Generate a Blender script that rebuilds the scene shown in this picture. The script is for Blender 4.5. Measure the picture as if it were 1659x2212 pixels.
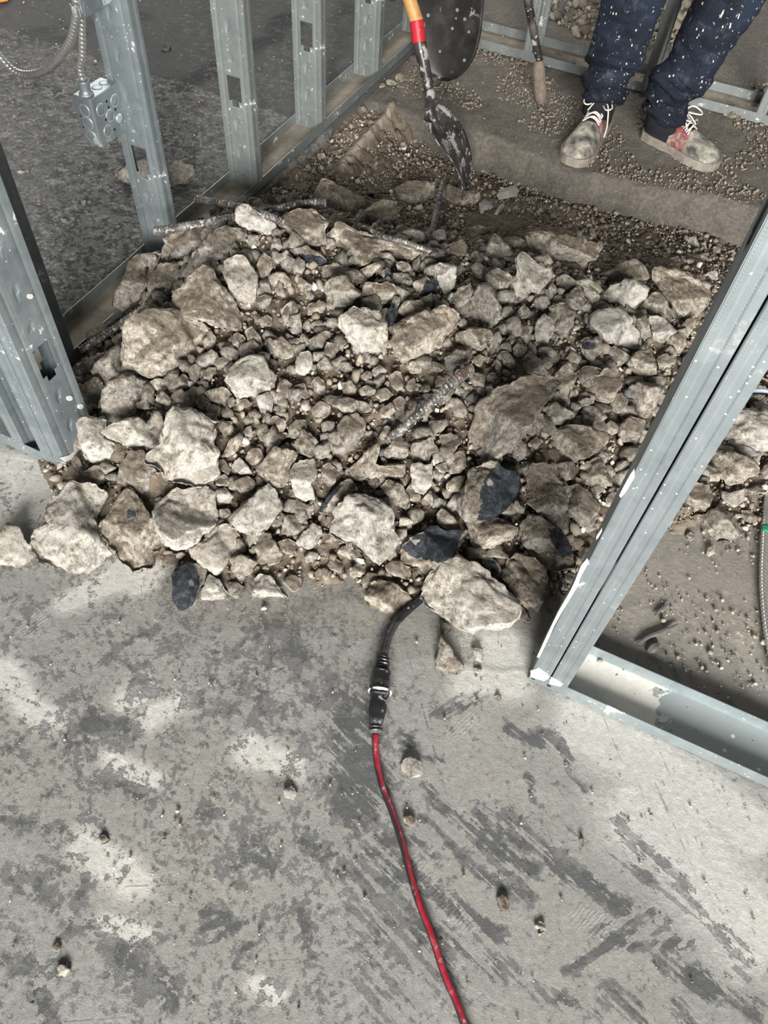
import bpy, bmesh, math, random
import numpy as np
from mathutils import Vector, Matrix
bpy.ops.object.select_all(action='DESELECT')
for o in list(bpy.data.objects): bpy.data.objects.remove(o)
SC = bpy.context.scene
COL = SC.collection

# ------------------------------------------------------------------ camera
W, H, F = 1659, 2212, 1640.0
CX, CY, CH = W / 2, H / 2, 1.22
_dn = np.array([712 - CX, 2300 - CY, F]); _dn /= np.linalg.norm(_dn)
_x = -np.array([-5950 - CX, -1689 - CY, F]); _x /= np.linalg.norm(_x)
_x = _x - _x.dot(_dn) * _dn; _x /= np.linalg.norm(_x)
_z = -_dn; _y = np.cross(_z, _x)
R = np.stack([_x, _y, _z])                       # world = R @ (right, down, forward)
CAM = np.array([0, 0, CH])
cd = bpy.data.cameras.new('camera'); cam = bpy.data.objects.new('camera', cd); COL.objects.link(cam)
cd.sensor_fit = 'HORIZONTAL'; cd.sensor_width = 36; cd.lens = F / W * 36; cd.clip_start = 0.02; cd.clip_end = 100
m = Matrix.Identity(4)
cols = [R @ np.array([1, 0, 0]), R @ np.array([0, -1, 0]), R @ np.array([0, 0, -1])]
for j in range(3):
    for i in range(3): m[i][j] = cols[j][i]
m[2][3] = CH
cam.matrix_world = m
SC.camera = cam

# ------------------------------------------------------------------ light
wd = bpy.data.worlds.new('daylight'); SC.world = wd; wd.use_nodes = True
wn = wd.node_tree; bg = wn.nodes['Background']
tc = wn.nodes.new('ShaderNodeTexCoord'); sx = wn.nodes.new('ShaderNodeSeparateXYZ')
mr = wn.nodes.new('ShaderNodeMapRange'); cr = wn.nodes.new('ShaderNodeMix'); cr.data_type = 'RGBA'
wn.links.new(tc.outputs['Generated'], sx.inputs[0]); wn.links.new(sx.outputs['Z'], mr.inputs[0])
mr.inputs[1].default_value = -0.1; mr.inputs[2].default_value = 0.9
wn.links.new(mr.outputs[0], cr.inputs['Factor'])
cr.inputs['A'].default_value = (0.92, 0.97, 1.0, 1); cr.inputs['B'].default_value = (0.42, 0.42, 0.42, 1)
wn.links.new(cr.outputs['Result'], bg.inputs['Color'])
bg.inputs['Strength'].default_value = 0.25
sl = bpy.data.lights.new('window_daylight', 'AREA'); so = bpy.data.objects.new('window_daylight', sl); COL.objects.link(so)
sl.energy = 1330; sl.shape = 'RECTANGLE'; sl.size = 3.0; sl.size_y = 1.7; sl.color = (1.0, 0.985, 0.955)
so.location = (2.3, -4.7, 2.75); so.rotation_euler = (Vector(so.location) - Vector((-.3, 1.0, 0))).to_track_quat('Z', 'Y').to_euler()
l2 = bpy.data.lights.new('far_fill_light', 'AREA'); o2 = bpy.data.objects.new('far_fill_light', l2); COL.objects.link(o2)  # fill lamp added at the back left to lighten the far floor
l2.energy = 170; l2.shape = 'RECTANGLE'; l2.size = 3.0; l2.size_y = 1.6; l2.color = (1.0, .98, .95); o2.location = (-4.2, 5.2, 3.0)
o2.rotation_euler = (Vector(o2.location) - Vector((-1.3, 2.2, 0))).to_track_quat('Z', 'Y').to_euler()
SC.view_settings.view_transform = 'Standard'; SC.view_settings.look = 'None'
SC.view_settings.gamma = 1; SC.view_settings.use_curve_mapping = False
SC.view_settings.exposure = 0.0

# ------------------------------------------------------------------ maths
rng = np.random.default_rng(7); random.seed(7)
def ray(px, py):
    px = np.asarray(px, float); py = np.asarray(py, float)
    d = np.stack([px - CX, py - CY, np.full_like(px, F)], -1) / F
    return d @ R.T
def onax(px, py, ax, val):
    d = ray(px, py); o = CAM[ax]; return CAM + d * ((val - o) / d[ax])
def at(px, py, z=0.0): return onax(px, py, 2, z)
def proj(P):
    c = (np.asarray(P, float) - CAM) @ R
    zz = np.maximum(c[..., 2], 1e-3)
    return CX + F * c[..., 0] / zz, CY + F * c[..., 1] / zz
def _hash(ix, iy, iz, seed):
    h = (ix.astype(np.int64) * 374761393 + iy.astype(np.int64) * 668265263 + iz.astype(np.int64) * 2147483647 + seed * 974634777) & 0xffffffff
    h = ((h ^ (h >> 13)) * 1274126177) & 0xffffffff
    h = ((h ^ (h >> 15)) * 2246822519) & 0xffffffff
    return ((h ^ (h >> 16)) & 0xffffff) / float(0xffffff)
def vnoise(P, seed=0):
    P = np.asarray(P, float); i = np.floor(P); f = P - i; i = i.astype(np.int64); f = f * f * (3 - 2 * f)
    r = 0
    for dx in (0, 1):
        for dy in (0, 1):
            for dz in (0, 1):
                w = (f[:, 0] if dx else 1 - f[:, 0]) * (f[:, 1] if dy else 1 - f[:, 1]) * (f[:, 2] if dz else 1 - f[:, 2])
                r = r + w * _hash(i[:, 0] + dx, i[:, 1] + dy, i[:, 2] + dz, seed)
    return r * 2 - 1
def fbm(P, octv=4, seed=0, gain=.5):
    r = 0; a = 1; s = 0; P = np.array(P, float)
    for k in range(octv):
        r = r + a * vnoise(P, seed + k * 13); s += a; a *= gain; P = P * 2.03 + 11.3
    return r / s
def pip(x, y, poly):
    x = np.asarray(x, float); y = np.asarray(y, float); c = np.zeros(x.shape, bool); n = len(poly); j = n - 1
    for i in range(n):
        xi, yi = poly[i]; xj, yj = poly[j]
        if yi != yj:
            c ^= ((yi > y) != (yj > y)) & (x < (xj - xi) * (y - yi) / (yj - yi) + xi)
        j = i
    return c

# ------------------------------------------------------------------ mesh helpers
def mesh_np(name, V, faces=None, quads=None, tris=None, smooth=False):
    me = bpy.data.meshes.new(name)
    if faces is not None:
        me.from_pydata([tuple(v) for v in V], [], faces)
    else:
        V = np.asarray(V, np.float32)
        Fc = quads if quads is not None else tris; k = Fc.shape[1]
        me.vertices.add(len(V)); me.vertices.foreach_set('co', V.ravel())
        me.loops.add(Fc.size); me.loops.foreach_set('vertex_index', Fc.astype(np.int32).ravel())
        me.polygons.add(len(Fc)); me.polygons.foreach_set('loop_start', np.arange(0, Fc.size, k, dtype=np.int32))
        me.update(calc_edges=True)
    if smooth: me.polygons.foreach_set('use_smooth', np.ones(len(me.polygons), bool))
    me.validate(); me.update()
    return me
def fattr(me, name, vals):
    a = me.attributes.new(name, 'FLOAT', 'POINT'); a.data.foreach_set('value', np.asarray(vals, np.float32).ravel())
def link(name, me, mat=None, parent=None, loc=None):
    o = bpy.data.objects.new(name, me); COL.objects.link(o)
    if mat is not None and me is not None:
        if len(me.materials) == 0: me.materials.append(mat)
    if parent is not None: o.parent = parent
    if loc is not None: o.location = loc
    return o
def tag(o, label=None, cat=None, group=None, kind=None):
    if label: o['label'] = label
    if cat: o['category'] = cat
    if group: o['group'] = group
    if kind: o['kind'] = kind
    return o
def empty(name, loc=(0, 0, 0)):
    o = bpy.data.objects.new(name, None); COL.objects.link(o); o.location = loc; o.empty_display_size = .05; return o
class MB:
    def __init__(s): s.v = []; s.f = []
    def add(s, V, Fs):
        b = len(s.v); s.v += [tuple(float(c) for c in p) for p in V]; s.f += [tuple(b + i for i in f) for f in Fs]; return s
    def box(s, lo, hi):
        (a, b, c), (d, e, f) = lo, hi
        V = [(a, b, c), (d, b, c), (d, e, c), (a, e, c), (a, b, f), (d, b, f), (d, e, f), (a, e, f)]
        return s.add(V, [(0, 3, 2, 1), (4, 5, 6, 7), (0, 1, 5, 4), (1, 2, 6, 5), (2, 3, 7, 6), (3, 0, 4, 7)])
    def rings(s, rs, closed=True, cap=True):
        n = len(rs[0]); V = [p for r in rs for p in r]; Fs = []
        for i in range(len(rs) - 1):
            for j in range(n if closed else n - 1):
                k = (j + 1) % n
                Fs.append((i * n + j, i * n + k, (i + 1) * n + k, (i + 1) * n + j))
        if cap and closed:
            Fs.append(tuple(reversed(range(n)))); Fs.append(tuple((len(rs) - 1) * n + j for j in range(n)))
        return s.add(V, Fs)
    def build(s, name, mat, parent=None, smooth=False, off=None, bevel=0):
        V = np.array(s.v)
        if off is not None: V = V - np.array(off)
        me = mesh_np(name, V, faces=s.f, smooth=smooth)
        o = link(name, me, mat, parent)
        if bevel:
            b = o.modifiers.new('b', 'BEVEL'); b.width = bevel; b.segments = 2; b.limit_method = 'ANGLE'
        return o
def frames(P):
    P = np.asarray(P, float); T = np.gradient(P, axis=0); T /= np.linalg.norm(T, axis=1)[:, None] + 1e-12
    n = np.cross(T[0], [0, 0, 1.0]);
    if np.linalg.norm(n) < .1: n = np.cross(T[0], [0, 1.0, 0])
    n /= np.linalg.norm(n); N = [n]
    for t in T[1:]:
        n = n - n.dot(t) * t; n /= np.linalg.norm(n); N.append(n)
    N = np.array(N); return T, N, np.cross(T, N)
def spline(pts, n):
    P = np.array(pts, float); Q = np.vstack([2 * P[0] - P[1], P, 2 * P[-1] - P[-2]]); out = []
    m_ = len(P) - 1
    for t in np.linspace(0, m_ - 1e-9, n):
        i = int(t); u = t - i; a, b, c, d = Q[i], Q[i + 1], Q[i + 2], Q[i + 3]
        out.append(.5 * ((2 * b) + (c - a) * u + (2 * a - 5 * b + 4 * c - d) * u * u + (3 * b - a - 3 * c + d) * u ** 3))
    return np.array(out)
def resample(P, step):
    P = np.asarray(P, float); s = np.r_[0, np.cumsum(np.linalg.norm(np.diff(P, axis=0), axis=1))]
    n = max(2, int(s[-1] / step)); t = np.linspace(0, s[-1], n)
    return np.stack([np.interp(t, s, P[:, k]) for k in range(3)], 1), t
def tube(P, rad, seg=12, fn=None):
    """rings along P; rad scalar/array; fn(i,theta)->scale"""
    T, N, B = frames(P); rad = np.broadcast_to(rad, (len(P),)); th = np.linspace(0, 2 * np.pi, seg, endpoint=False); rs = []
    for i in range(len(P)):
        k = np.ones(seg) if fn is None else fn(i, th)
        rs.append(P[i] + (np.cos(th) * k * rad[i])[:, None] * N[i] + (np.sin(th) * k * rad[i])[:, None] * B[i])
    return rs

# ------------------------------------------------------------------ materials
class NT:
    def __init__(s, name):
        s.m = bpy.data.materials.new(name); s.m.use_nodes = True; s.t = s.m.node_tree; s.b = s.t.nodes['Principled BSDF']
    def n(s, typ, **kw):
        nd = s.t.nodes.new(typ)
        for k, v in kw.items():
            if k.startswith('_'): setattr(nd, k[1:], v)
            else: s.inp(nd, k, v)
        return nd
    def inp(s, nd, k, v):
        sk = nd.inputs[int(k[1:])] if k[0] == 'i' and k[1:].isdigit() else nd.inputs[k]
        if isinstance(v, bpy.types.NodeSocket): s.t.links.new(v, sk)
        else: sk.default_value = v
    def co(s, kind='Object'): return s.n('ShaderNodeTexCoord').outputs[kind]
    def noise(s, co, scale, detail=5, rough=.55, dist=0.0, out='Fac'):
        nd = s.n('ShaderNodeTexNoise', Vector=co, Scale=scale, Detail=detail, Roughness=rough, Distortion=dist); return nd.outputs[out]
    def vor(s, co, scale, feat='F1', out='Distance', rnd=1.0):
        nd = s.n('ShaderNodeTexVoronoi', _feature=feat, Vector=co, Scale=scale, Randomness=rnd); return nd.outputs[out]
    def mp(s, v, a, b, c=0.0, d=1.0, smooth=False):
        nd = s.n('ShaderNodeMapRange'); nd.clamp = True
        if smooth: nd.interpolation_type = 'SMOOTHSTEP'
        for i, x in enumerate((v, a, b, c, d)): s.inp(nd, 'i%d' % i, x)
        return nd.outputs[0]
    def ma(s, op, a, b=0.0, c=0.0):
        nd = s.n('ShaderNodeMath', _operation=op); s.inp(nd, 'i0', a); s.inp(nd, 'i1', b)
        if op in ('MULTIPLY_ADD',): s.inp(nd, 'i2', c)
        return nd.outputs[0]
    def mix(s, f, a, b, blend='MIX'):
        nd = s.n('ShaderNodeMix', _data_type='RGBA', _blend_type=blend)
        def c(v): return v if isinstance(v, bpy.types.NodeSocket) else (*v, 1)
        s.inp(nd, 'i0', f); s.inp(nd, 'i6', c(a)); s.inp(nd, 'i7', c(b)); return nd.outputs[2]
    def attr(s, name): return s.n('ShaderNodeAttribute', _attribute_name=name).outputs['Fac']
    def scale(s, co, sc, rot=(0, 0, 0), loc=(0, 0, 0)):
        nd = s.n('ShaderNodeMapping', Vector=co); nd.inputs['Scale'].default_value = sc; nd.inputs['Rotation'].default_value = rot; nd.inputs['Location'].default_value = loc
        return nd.outputs[0]
    def bump(s, h, strength=.5, dist=.002, normal=None):
        nd = s.n('ShaderNodeBump', Height=h, Strength=strength, Distance=dist)
        if normal is not None: s.inp(nd, 'Normal', normal)
        return nd.outputs[0]
    def out(s, col, rough=.8, metal=0.0, normal=None, spec=.4):
        s.inp(s.b, 'Base Color', col if isinstance(col, bpy.types.NodeSocket) else (*col, 1)); s.inp(s.b, 'Roughness', rough); s.inp(s.b, 'Metallic', metal)
        s.b.inputs['Specular IOR Level'].default_value = spec
        if normal is not None: s.inp(s.b, 'Normal', normal)
        return s.m

def mat_rock():
    t = NT('broken_concrete'); co = t.co()
    rnd = t.n('ShaderNodeObjectInfo').outputs['Random']
    off = t.n('ShaderNodeVectorMath', _operation='ADD'); t.inp(off, 'i0', co)
    cb = t.n('ShaderNodeCombineXYZ', X=t.ma('MULTIPLY', rnd, 37.0), Y=t.ma('MULTIPLY', rnd, 91.0), Z=rnd); t.inp(off, 'i1', cb.outputs[0]); c = off.outputs[0]
    n1 = t.noise(c, 22, 6, .65); n2 = t.noise(c, 90, 5, .7); n3 = t.noise(c, 9, 3, .5)
    base = t.mix(t.mp(n1, .35, .68), (.37, .31, .235), (.66, .59, .485))
    base = t.mix(t.mp(n2, .5, .68), base, (.8, .75, .67))
    base = t.mix(t.ma('MULTIPLY', t.mp(n2, .47, .36), .85), base, (.17, .145, .115))
    v = t.n('ShaderNodeTexVoronoi', Vector=c, Scale=85.0); agg = t.mp(v.outputs['Distance'], .42, .28)
    hs = t.n('ShaderNodeSeparateColor', Color=v.outputs['Color'])
    sel = t.mp(hs.outputs[0], .74, .78)
    ac = t.mix(t.mp(hs.outputs[1], .45, .55), (.2, .19, .18), (.74, .69, .6)); ac = t.mix(t.mp(hs.outputs[2], .86, .88), ac, (.42, .3, .2))
    base = t.mix(t.ma('MULTIPLY', t.ma('MULTIPLY', agg, sel), .6), base, ac)
    pv = t.n('ShaderNodeTexVoronoi', Vector=c, Scale=150.0); pit = t.ma('MULTIPLY', t.mp(pv.outputs['Distance'], .30, .16), t.mp(t.n('ShaderNodeSeparateColor', Color=pv.outputs['Color']).outputs[0], .62, .66)); base = t.mix(t.ma('MULTIPLY', pit, .8), base, (.11, .09, .07))
    tone = t.mp(rnd, 0, 1, .8, 1.16)
    hv = t.n('ShaderNodeHueSaturation', Color=base, Value=tone, Saturation=t.mp(rnd, 0, 1, .72, 1.02))
    base = hv.outputs[0]
    pale = t.attr('pale')
    base = t.mix(t.ma('MULTIPLY', pale, t.mp(t.ma('ADD', t.ma('MULTIPLY', n1, .6), t.ma('MULTIPLY', n2, .4)), .38, .56)), base, (.9, .86, .78))
    # brown site dirt on top faces, also deepened to paint their light/dark contrast
    g = t.n('ShaderNodeNewGeometry'); nz = t.n('ShaderNodeSeparateXYZ', Vector=g.outputs['Normal']).outputs[2]
    soil_shade = t.ma('MULTIPLY', t.attr('soil_shade'), t.mp(t.ma('ADD', nz, t.ma('MULTIPLY', t.ma('SUBTRACT', n1, .5), 1.6)), .42, .74))
    base = t.mix(t.ma('MULTIPLY', soil_shade, .95), base, t.mix(t.mp(n2, .4, .62), (.15, .118, .085), (.30, .25, .19)))
    dk = t.attr('dark'); slate = t.mix(t.mp(n2, .45, .75), (.014, .017, .021), (.075, .082, .09)); slate = t.mix(t.mp(n1, .62, .72), slate, (.34, .32, .29))
    dm = t.mp(t.ma('ADD', dk, t.ma('MULTIPLY', t.ma('SUBTRACT', n2, .5), .5)), .42, .58)
    base = t.mix(dm, base, slate)
    hgt = t.ma('ADD', t.ma('MULTIPLY', t.noise(c, 60, 8, .72, .3), 1.0), t.ma('SUBTRACT', t.ma('MULTIPLY', agg, .10), t.ma('MULTIPLY', pit, .18)))
    b = t.bump(hgt, t.mp(dm, 0, 1, 1.0, .3), .020)
    b = t.bump(t.noise(c, 300, 4, .7), .8, .003, b)
    return t.out(base, t.mp(dm, 0, 1, .92, .55), 0, b, .25)
def mat_gravel(name='gravel_mix', bright=1.0):
    t = NT(name); co = t.co(); g = t.n('ShaderNodeNewGeometry'); r = g.outputs['Random Per Island']
    n1 = t.noise(co, 160, 5, .7); ri = t.n('ShaderNodeTexWhiteNoise', _noise_dimensions='1D', W=r); sc = t.n('ShaderNodeSeparateColor', Color=ri.outputs['Color'])
    b = t.mix(t.mp(r, 0, 1), (.16 * bright, .135 * bright, .1 * bright), (.42 * bright, .37 * bright, .30 * bright))
    b = t.mix(t.mp(sc.outputs[0], .93, .96), b, (.09, .1, .11)); b = t.mix(t.mp(sc.outputs[1], .88, .93), b, (.74, .71, .65)); b = t.mix(t.mp(sc.outputs[2], .97, .99), b, (.30, .2, .15))
    b = t.mix(t.mp(n1, .35, .7, .35, 0), b, (.17, .135, .1))
    return t.out(b, .92, 0, t.bump(n1, .7, .002), .2)
def mat_dirt():
    t = NT('loose_dirt'); co = t.co(); n1 = t.noise(co, 5, 6, .6); n2 = t.noise(co, 70, 8, .75); n3 = t.noise(co, 14, 5, .6)
    b = t.mix(t.mp(n1, .35, .65), (.13, .1, .073), (.245, .2, .15))
    b = t.mix(t.mp(n2, .5, .75), b, (.42, .36, .29)); b = t.mix(t.mp(n3, .36, .22), b, (.075, .05, .038))
    wet = t.attr('wet'); b = t.mix(t.ma('MULTIPLY', wet, t.mp(n3, .3, .6, .4, 1)), b, (.07, .047, .036))
    b = t.mix(t.ma('MULTIPLY', t.attr('pale'), t.mp(n2, .3, .6, .5, 1)), b, (.46, .4, .32))
    return t.out(b, .95, 0, t.bump(t.ma('ADD', n2, t.ma('MULTIPLY', t.noise(co, 260, 3), .4)), 1.0, .008), .15)
def mat_floor():
    t = NT('plastered_slab'); co = t.co()
    P_ = t.attr('plaster'); D_ = t.attr('dust'); K_ = t.attr('dark'); S_ = t.attr('smooth')
    nA = t.noise(co, 24, 12, .76, .25); nB = t.noise(co, 95, 9, .78, .15); nC = t.noise(co, 33, 12, .78, .2)
    s1 = t.noise(t.scale(t.scale(co, (1, 1, 1), (0, 0, math.radians(18))), (7, 95, 1)), 1.0, 6, .62)     # trowel and scuff strokes
    s2 = t.noise(t.scale(t.scale(co, (1, 1, 1), (0, 0, math.radians(-58))), (7, 80, 1)), 1.0, 6, .62)
    lo = t.noise(co, 3.2, 3, .5)
    mixn = t.ma('ADD', t.ma('ADD', t.ma('MULTIPLY', nA, .66), t.ma('MULTIPLY', nB, .62)), t.ma('ADD', t.ma('MULTIPLY', t.ma('SUBTRACT', s1, .5), t.ma('MULTIPLY_ADD', t.attr('comba'), 1.7, .08)), t.ma('MULTIPLY_ADD', t.ma('SUBTRACT', s2, .5), t.ma('MULTIPLY_ADD', t.attr('combb'), 1.6, .12), .12)))
    v = t.ma('ADD', P_, t.ma('MULTIPLY', t.ma('SUBTRACT', mixn, .76), 4.4))
    mask = t.mp(v, .45, .57); haze = t.mp(t.ma('ADD', P_, t.ma('MULTIPLY', t.ma('SUBTRACT', nC, .5), 4.5)), .28, .36)
    slab = t.mix(t.mp(nA, .3, .7), (.165, .168, .168), (.25, .25, .243))
    slab = t.mix(t.ma('MULTIPLY', K_, .9), slab, t.mix(t.mp(nB, .4, .7), (.075, .08, .082), (.15, .15, .15)))
    slab = t.mix(t.ma('MULTIPLY', haze, .8), slab, t.mix(t.mp(nB, .35, .65), (.29, .29, .28), (.42, .415, .395)))
    mud = t.mix(t.mp(lo, .35, .65), (.50, .495, .468), (.535, .512, .465)); mud = t.mix(t.mp(nB, .50, .70), mud, (.68, .66, .61)); mud = t.mix(t.mp(nB, .45, .33), mud, (.4, .39, .365))
    col = t.mix(mask, slab, mud)
    dn = t.mp(t.ma('ADD', D_, t.ma('MULTIPLY', t.ma('SUBTRACT', nB, .5), 1.7)), .3, .85)
    dcol = t.mix(t.mp(nA, .35, .65), (.50, .44, .36), (.68, .61, .52))
    dcol = t.mix(t.ma('MULTIPLY', K_, 1.0), dcol, t.mix(t.mp(nA, .35, .65), (.16, .13, .098), (.37, .315, .25)))
    scr = t.noise(t.scale(t.scale(co, (1, 1, 1), (0, 0, .9)), (1.6, 130, 1)), 1.0, 2, .5); scr2 = t.noise(t.scale(t.scale(co, (1, 1, 1), (0, 0, -.5)), (1.8, 110, 1), (0, 0, 0), (3, 7, 0)), 1.0, 2, .5)
    sc_ = t.ma('MAXIMUM', t.mp(scr, .70, .73), t.mp(scr2, .70, .73)); sc_ = t.ma('MULTIPLY', sc_, t.mp(nA, .5, .53)); col = t.mix(t.ma('MULTIPLY', sc_, .65), col, (.17, .17, .168))
    col = t.mix(t.ma('MULTIPLY', dn, .9), col, dcol)
    spk = t.mp(t.vor(co, 190), .16, .1); sel = t.mp(t.n('ShaderNodeTexWhiteNoise', _noise_dimensions='3D', Vector=t.n('ShaderNodeTexVoronoi', Vector=co, Scale=190.0).outputs['Position']).outputs['Value'], .93, .95)
    col = t.mix(t.ma('MULTIPLY', spk, sel), col, (.78, .76, .72))
    rel = t.ma('ADD', t.ma('MULTIPLY', mask, .5), t.ma('ADD', t.ma('MULTIPLY', nB, t.mp(S_, 0, 1, 1.8, .35)), t.ma('MULTIPLY', dn, .6)))
    b = t.bump(rel, 1.0, .010)
    b = t.bump(t.noise(co, 300, 4, .7), t.mp(S_, 0, 1, .5, .15), .0018, b)
    tread = t.attr('tread'); wv = t.n('ShaderNodeTexWave', _wave_type='BANDS', _wave_profile='SIN', Vector=t.scale(co, (1, 1, 1), (0, 0, math.radians(20))), Scale=55.0, Distortion=3.0); t.inp(wv, 'Detail', 0.0); t.inp(wv, 'Detail Scale', 3.0)
    b = t.bump(t.ma('MULTIPLY', wv.outputs['Fac'], tread), .5, .003, b)
    return t.out(col, t.mp(mask, 0, 1, .85, .7), 0, b, .2)
def mat_steel(name, dots=False, dull=0.0, dusty=.25, streak=.25):
    t = NT(name); co = t.co(); n1 = t.noise(co, 11, 5, .6); n2 = t.noise(t.scale(co, (60, 60, 2.5)), 1.0, 5, .6); sp = t.noise(co, 240, 3, .6)
    vz = t.n('ShaderNodeTexVoronoi', Vector=co, Scale=70.0); vc = t.n('ShaderNodeSeparateColor', Color=vz.outputs['Color']).outputs[0]
    b = t.mix(t.mp(n1, .3, .7), (.20, .24, .255), (.34, .385, .395)); b = t.mix(t.mp(vc, 0, 1, 0, .16), b, (.5, .54, .545)); b = t.mix(t.mp(n2, .55, .75, 0, streak), b, (.56, .59, .59))
    cl = t.noise(co, 60, 6, .72); pl = t.mp(t.ma('ADD', cl, t.ma('MULTIPLY', t.ma('SUBTRACT', n1, .5), .9)), .66, .70)
    dot = t.mp(t.vor(co, 150, rnd=1.0), .2, .14); ds = t.n('ShaderNodeSeparateColor', Color=t.n('ShaderNodeTexVoronoi', Vector=co, Scale=150.0).outputs['Color']).outputs[1]
    pl = t.ma('MAXIMUM', t.ma('MULTIPLY', pl, dusty * 3.2), t.ma('MULTIPLY', dot, t.mp(ds, .95, .965)))
    b = t.mix(pl, b, (.74, .73, .69))
    if dull: b = t.mix(dull, b, (.2, .21, .2) if dots else (.3, .27, .22))
    nrm = t.bump(t.ma('ADD', t.ma('MULTIPLY', n2, streak * 3), t.ma('MULTIPLY', pl, 1.0)), .2, .001)
    if dots:
        v = t.n('ShaderNodeTexVoronoi', Vector=t.scale(co, (1, 1, 1)), Scale=270.0, Randomness=0.0); h = t.mp(v.outputs['Distance'], .16, .30)
        s = t.n('ShaderNodeSeparateXYZ', Vector=co).outputs[0]
        band = t.mp(t.ma('SINE', t.ma('MULTIPLY', s, 420.0)), .0, .3)
        hb = t.ma('MULTIPLY', t.ma('SUBTRACT', 1.0, h), band); b = t.mix(t.ma('MULTIPLY', hb, .35), b, (.2, .22, .23)); nrm = t.bump(t.ma('SUBTRACT', 1.0, hb), .2, .0005, nrm)
    return t.out(b, t.mp(pl, 0, 1, .5, .85), t.mp(pl, 0, 1, .62, 0.0), nrm, .5)
def simple(name, col, rough=.6, metal=0.0, var=.25, scale=60, bump=.3, dist=.001, spat=None, spatc=(.7, .68, .63), spats=.66, spatscale=45):
    t = NT(name); co = t.co(); n = t.noise(co, scale, 5, .6)
    b = t.mix(t.mp(n, .3, .7), tuple(c * (1 - var) for c in col), tuple(min(1, c * (1 + var)) for c in col)); r = rough
    if spat:
        q = t.noise(co, spatscale, 6, .7); k = t.mp(q, spats, spats + .03); b = t.mix(t.ma('MULTIPLY', k, spat), b, spatc); q2 = t.noise(co, spatscale * .3, 5, .6); b = t.mix(t.mp(q2, .5, .8, 0, spat * .45), b, spatc)
        v = t.n('ShaderNodeTexVoronoi', Vector=co, Scale=spatscale * 2.2); vc = t.n('ShaderNodeSeparateColor', Color=v.outputs['Color']).outputs[0]
        b = t.mix(t.ma('MULTIPLY', t.mp(v.outputs['Distance'], .22, .16), t.mp(vc, .6, .68, 0, spat)), b, spatc); r = t.mp(k, 0, 1, rough, .9)
    return t.out(b, r, metal, t.bump(n, bump, dist), .4)

ROCK = mat_rock(); GRAVEL = mat_gravel(); GRIT = mat_gravel('pale_grit', 1.15); CLOD = simple('earth_clod', (.24, .2, .155), .95, 0, .4, 60, .8, .004); DIRT = mat_dirt(); FLOOR = mat_floor()
STEEL = mat_steel('galvanised_steel'); STEELDOT = mat_steel('knurled_galvanised_steel', True, .22, .04, .06); STEELDUSTY = mat_steel('dusty_galvanised_steel', False, .25, .5); STEELMUD = simple('packed_mud', (.22, .19, .15), .95, 0, .3, 14, .6, .004, .3, (.36, .33, .28), .55, 12)

# ------------------------------------------------------------------ height of the rubble and of the dug-out ground
CP = [ (50,1050,-.02),(95,1085,-.015),(0,1120,-.012),(0,1060,-.02),  # pixel x, pixel y, height above the slab
 (500,480,.24),(540,455,.26),(640,470,.22),(700,500,.2),(800,530,.19),(930,560,.18),(1050,560,.15),(1150,590,.17),(1230,560,.08),(1330,600,.08),(1400,640,.08),(1500,650,.06),(1590,660,.02),
 (420,560,.18),(470,620,.21),(560,640,.2),(680,640,.19),(760,700,.19),(900,740,.19),(1040,680,.18),(1150,720,.14),(1300,720,.11),(1420,740,.08),
 (360,740,.17),(300,680,.08),(460,760,.16),(540,810,.17),(650,790,.16),(780,840,.16),(900,840,.16),(1000,860,.15),(1110,880,.16),(1250,850,.11),(1380,830,.08),
 (220,780,.05),(250,880,.08),(230,950,.1),(400,960,.14),(520,930,.12),(640,930,.13),(760,930,.13),(900,960,.12),(1060,980,.12),(1240,960,.1),(1360,940,.06),(1480,900,.04),
 (160,1110,.03),(280,1080,.05),(400,1120,.06),(550,1090,.07),(680,1060,.08),(800,1110,.07),(930,1080,.07),(1060,1060,.09),(1180,1080,.07),(1300,1060,.04),
 (100,1180,.01),(280,1180,.02),(460,1200,.025),(600,1200,.02),(760,1210,.02),(900,1190,.035),(1050,1160,.05),(1180,1190,.04),(1220,1260,.02),(1100,1260,.03),
 (330,560,.03),(270,620,.02),(200,720,.005),(380,510,.08),(420,470,.05),(560,425,.06),
 (0,1245,-.02),(120,1255,-.02),(240,1240,-.02),(330,1255,-.02),(420,1330,-.02),(620,1310,-.015),(740,1270,-.005),(820,1350,-.015),(1000,1370,-.02),(1130,1360,-.02),(1200,1350,-.02),(1330,1200,-.005),(1450,1200,-.015),(1600,1180,-.02),(1700,1130,-.01),
 (1480,1100,.02),(1600,1060,.03),(1560,960,.05),(1640,900,.04),(1700,900,.03),(1600,800,.0),(1700,700,-.02),
 (680,420,.0),(620,400,-.01),(750,350,-.04),(800,300,-.035),(830,215,-.02),(700,340,-.02),(600,420,.01),(850,400,-.06),(950,430,-.06),(900,330,-.1),(960,350,-.12),(1060,400,-.09),(1150,420,-.1),(1260,440,-.1),
 (1050,480,-.03),(1150,500,-.02),(1300,500,-.08),(1400,490,-.1),(1500,520,-.1),(1500,560,-.04),(1600,600,-.08),(1659,560,-.12),(860,460,.02),(700,430,.03),(980,500,.06),(780,460,.07),
]
_cp = np.array([[*at(x, y, z)[:2], z] for x, y, z in CP])
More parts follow.
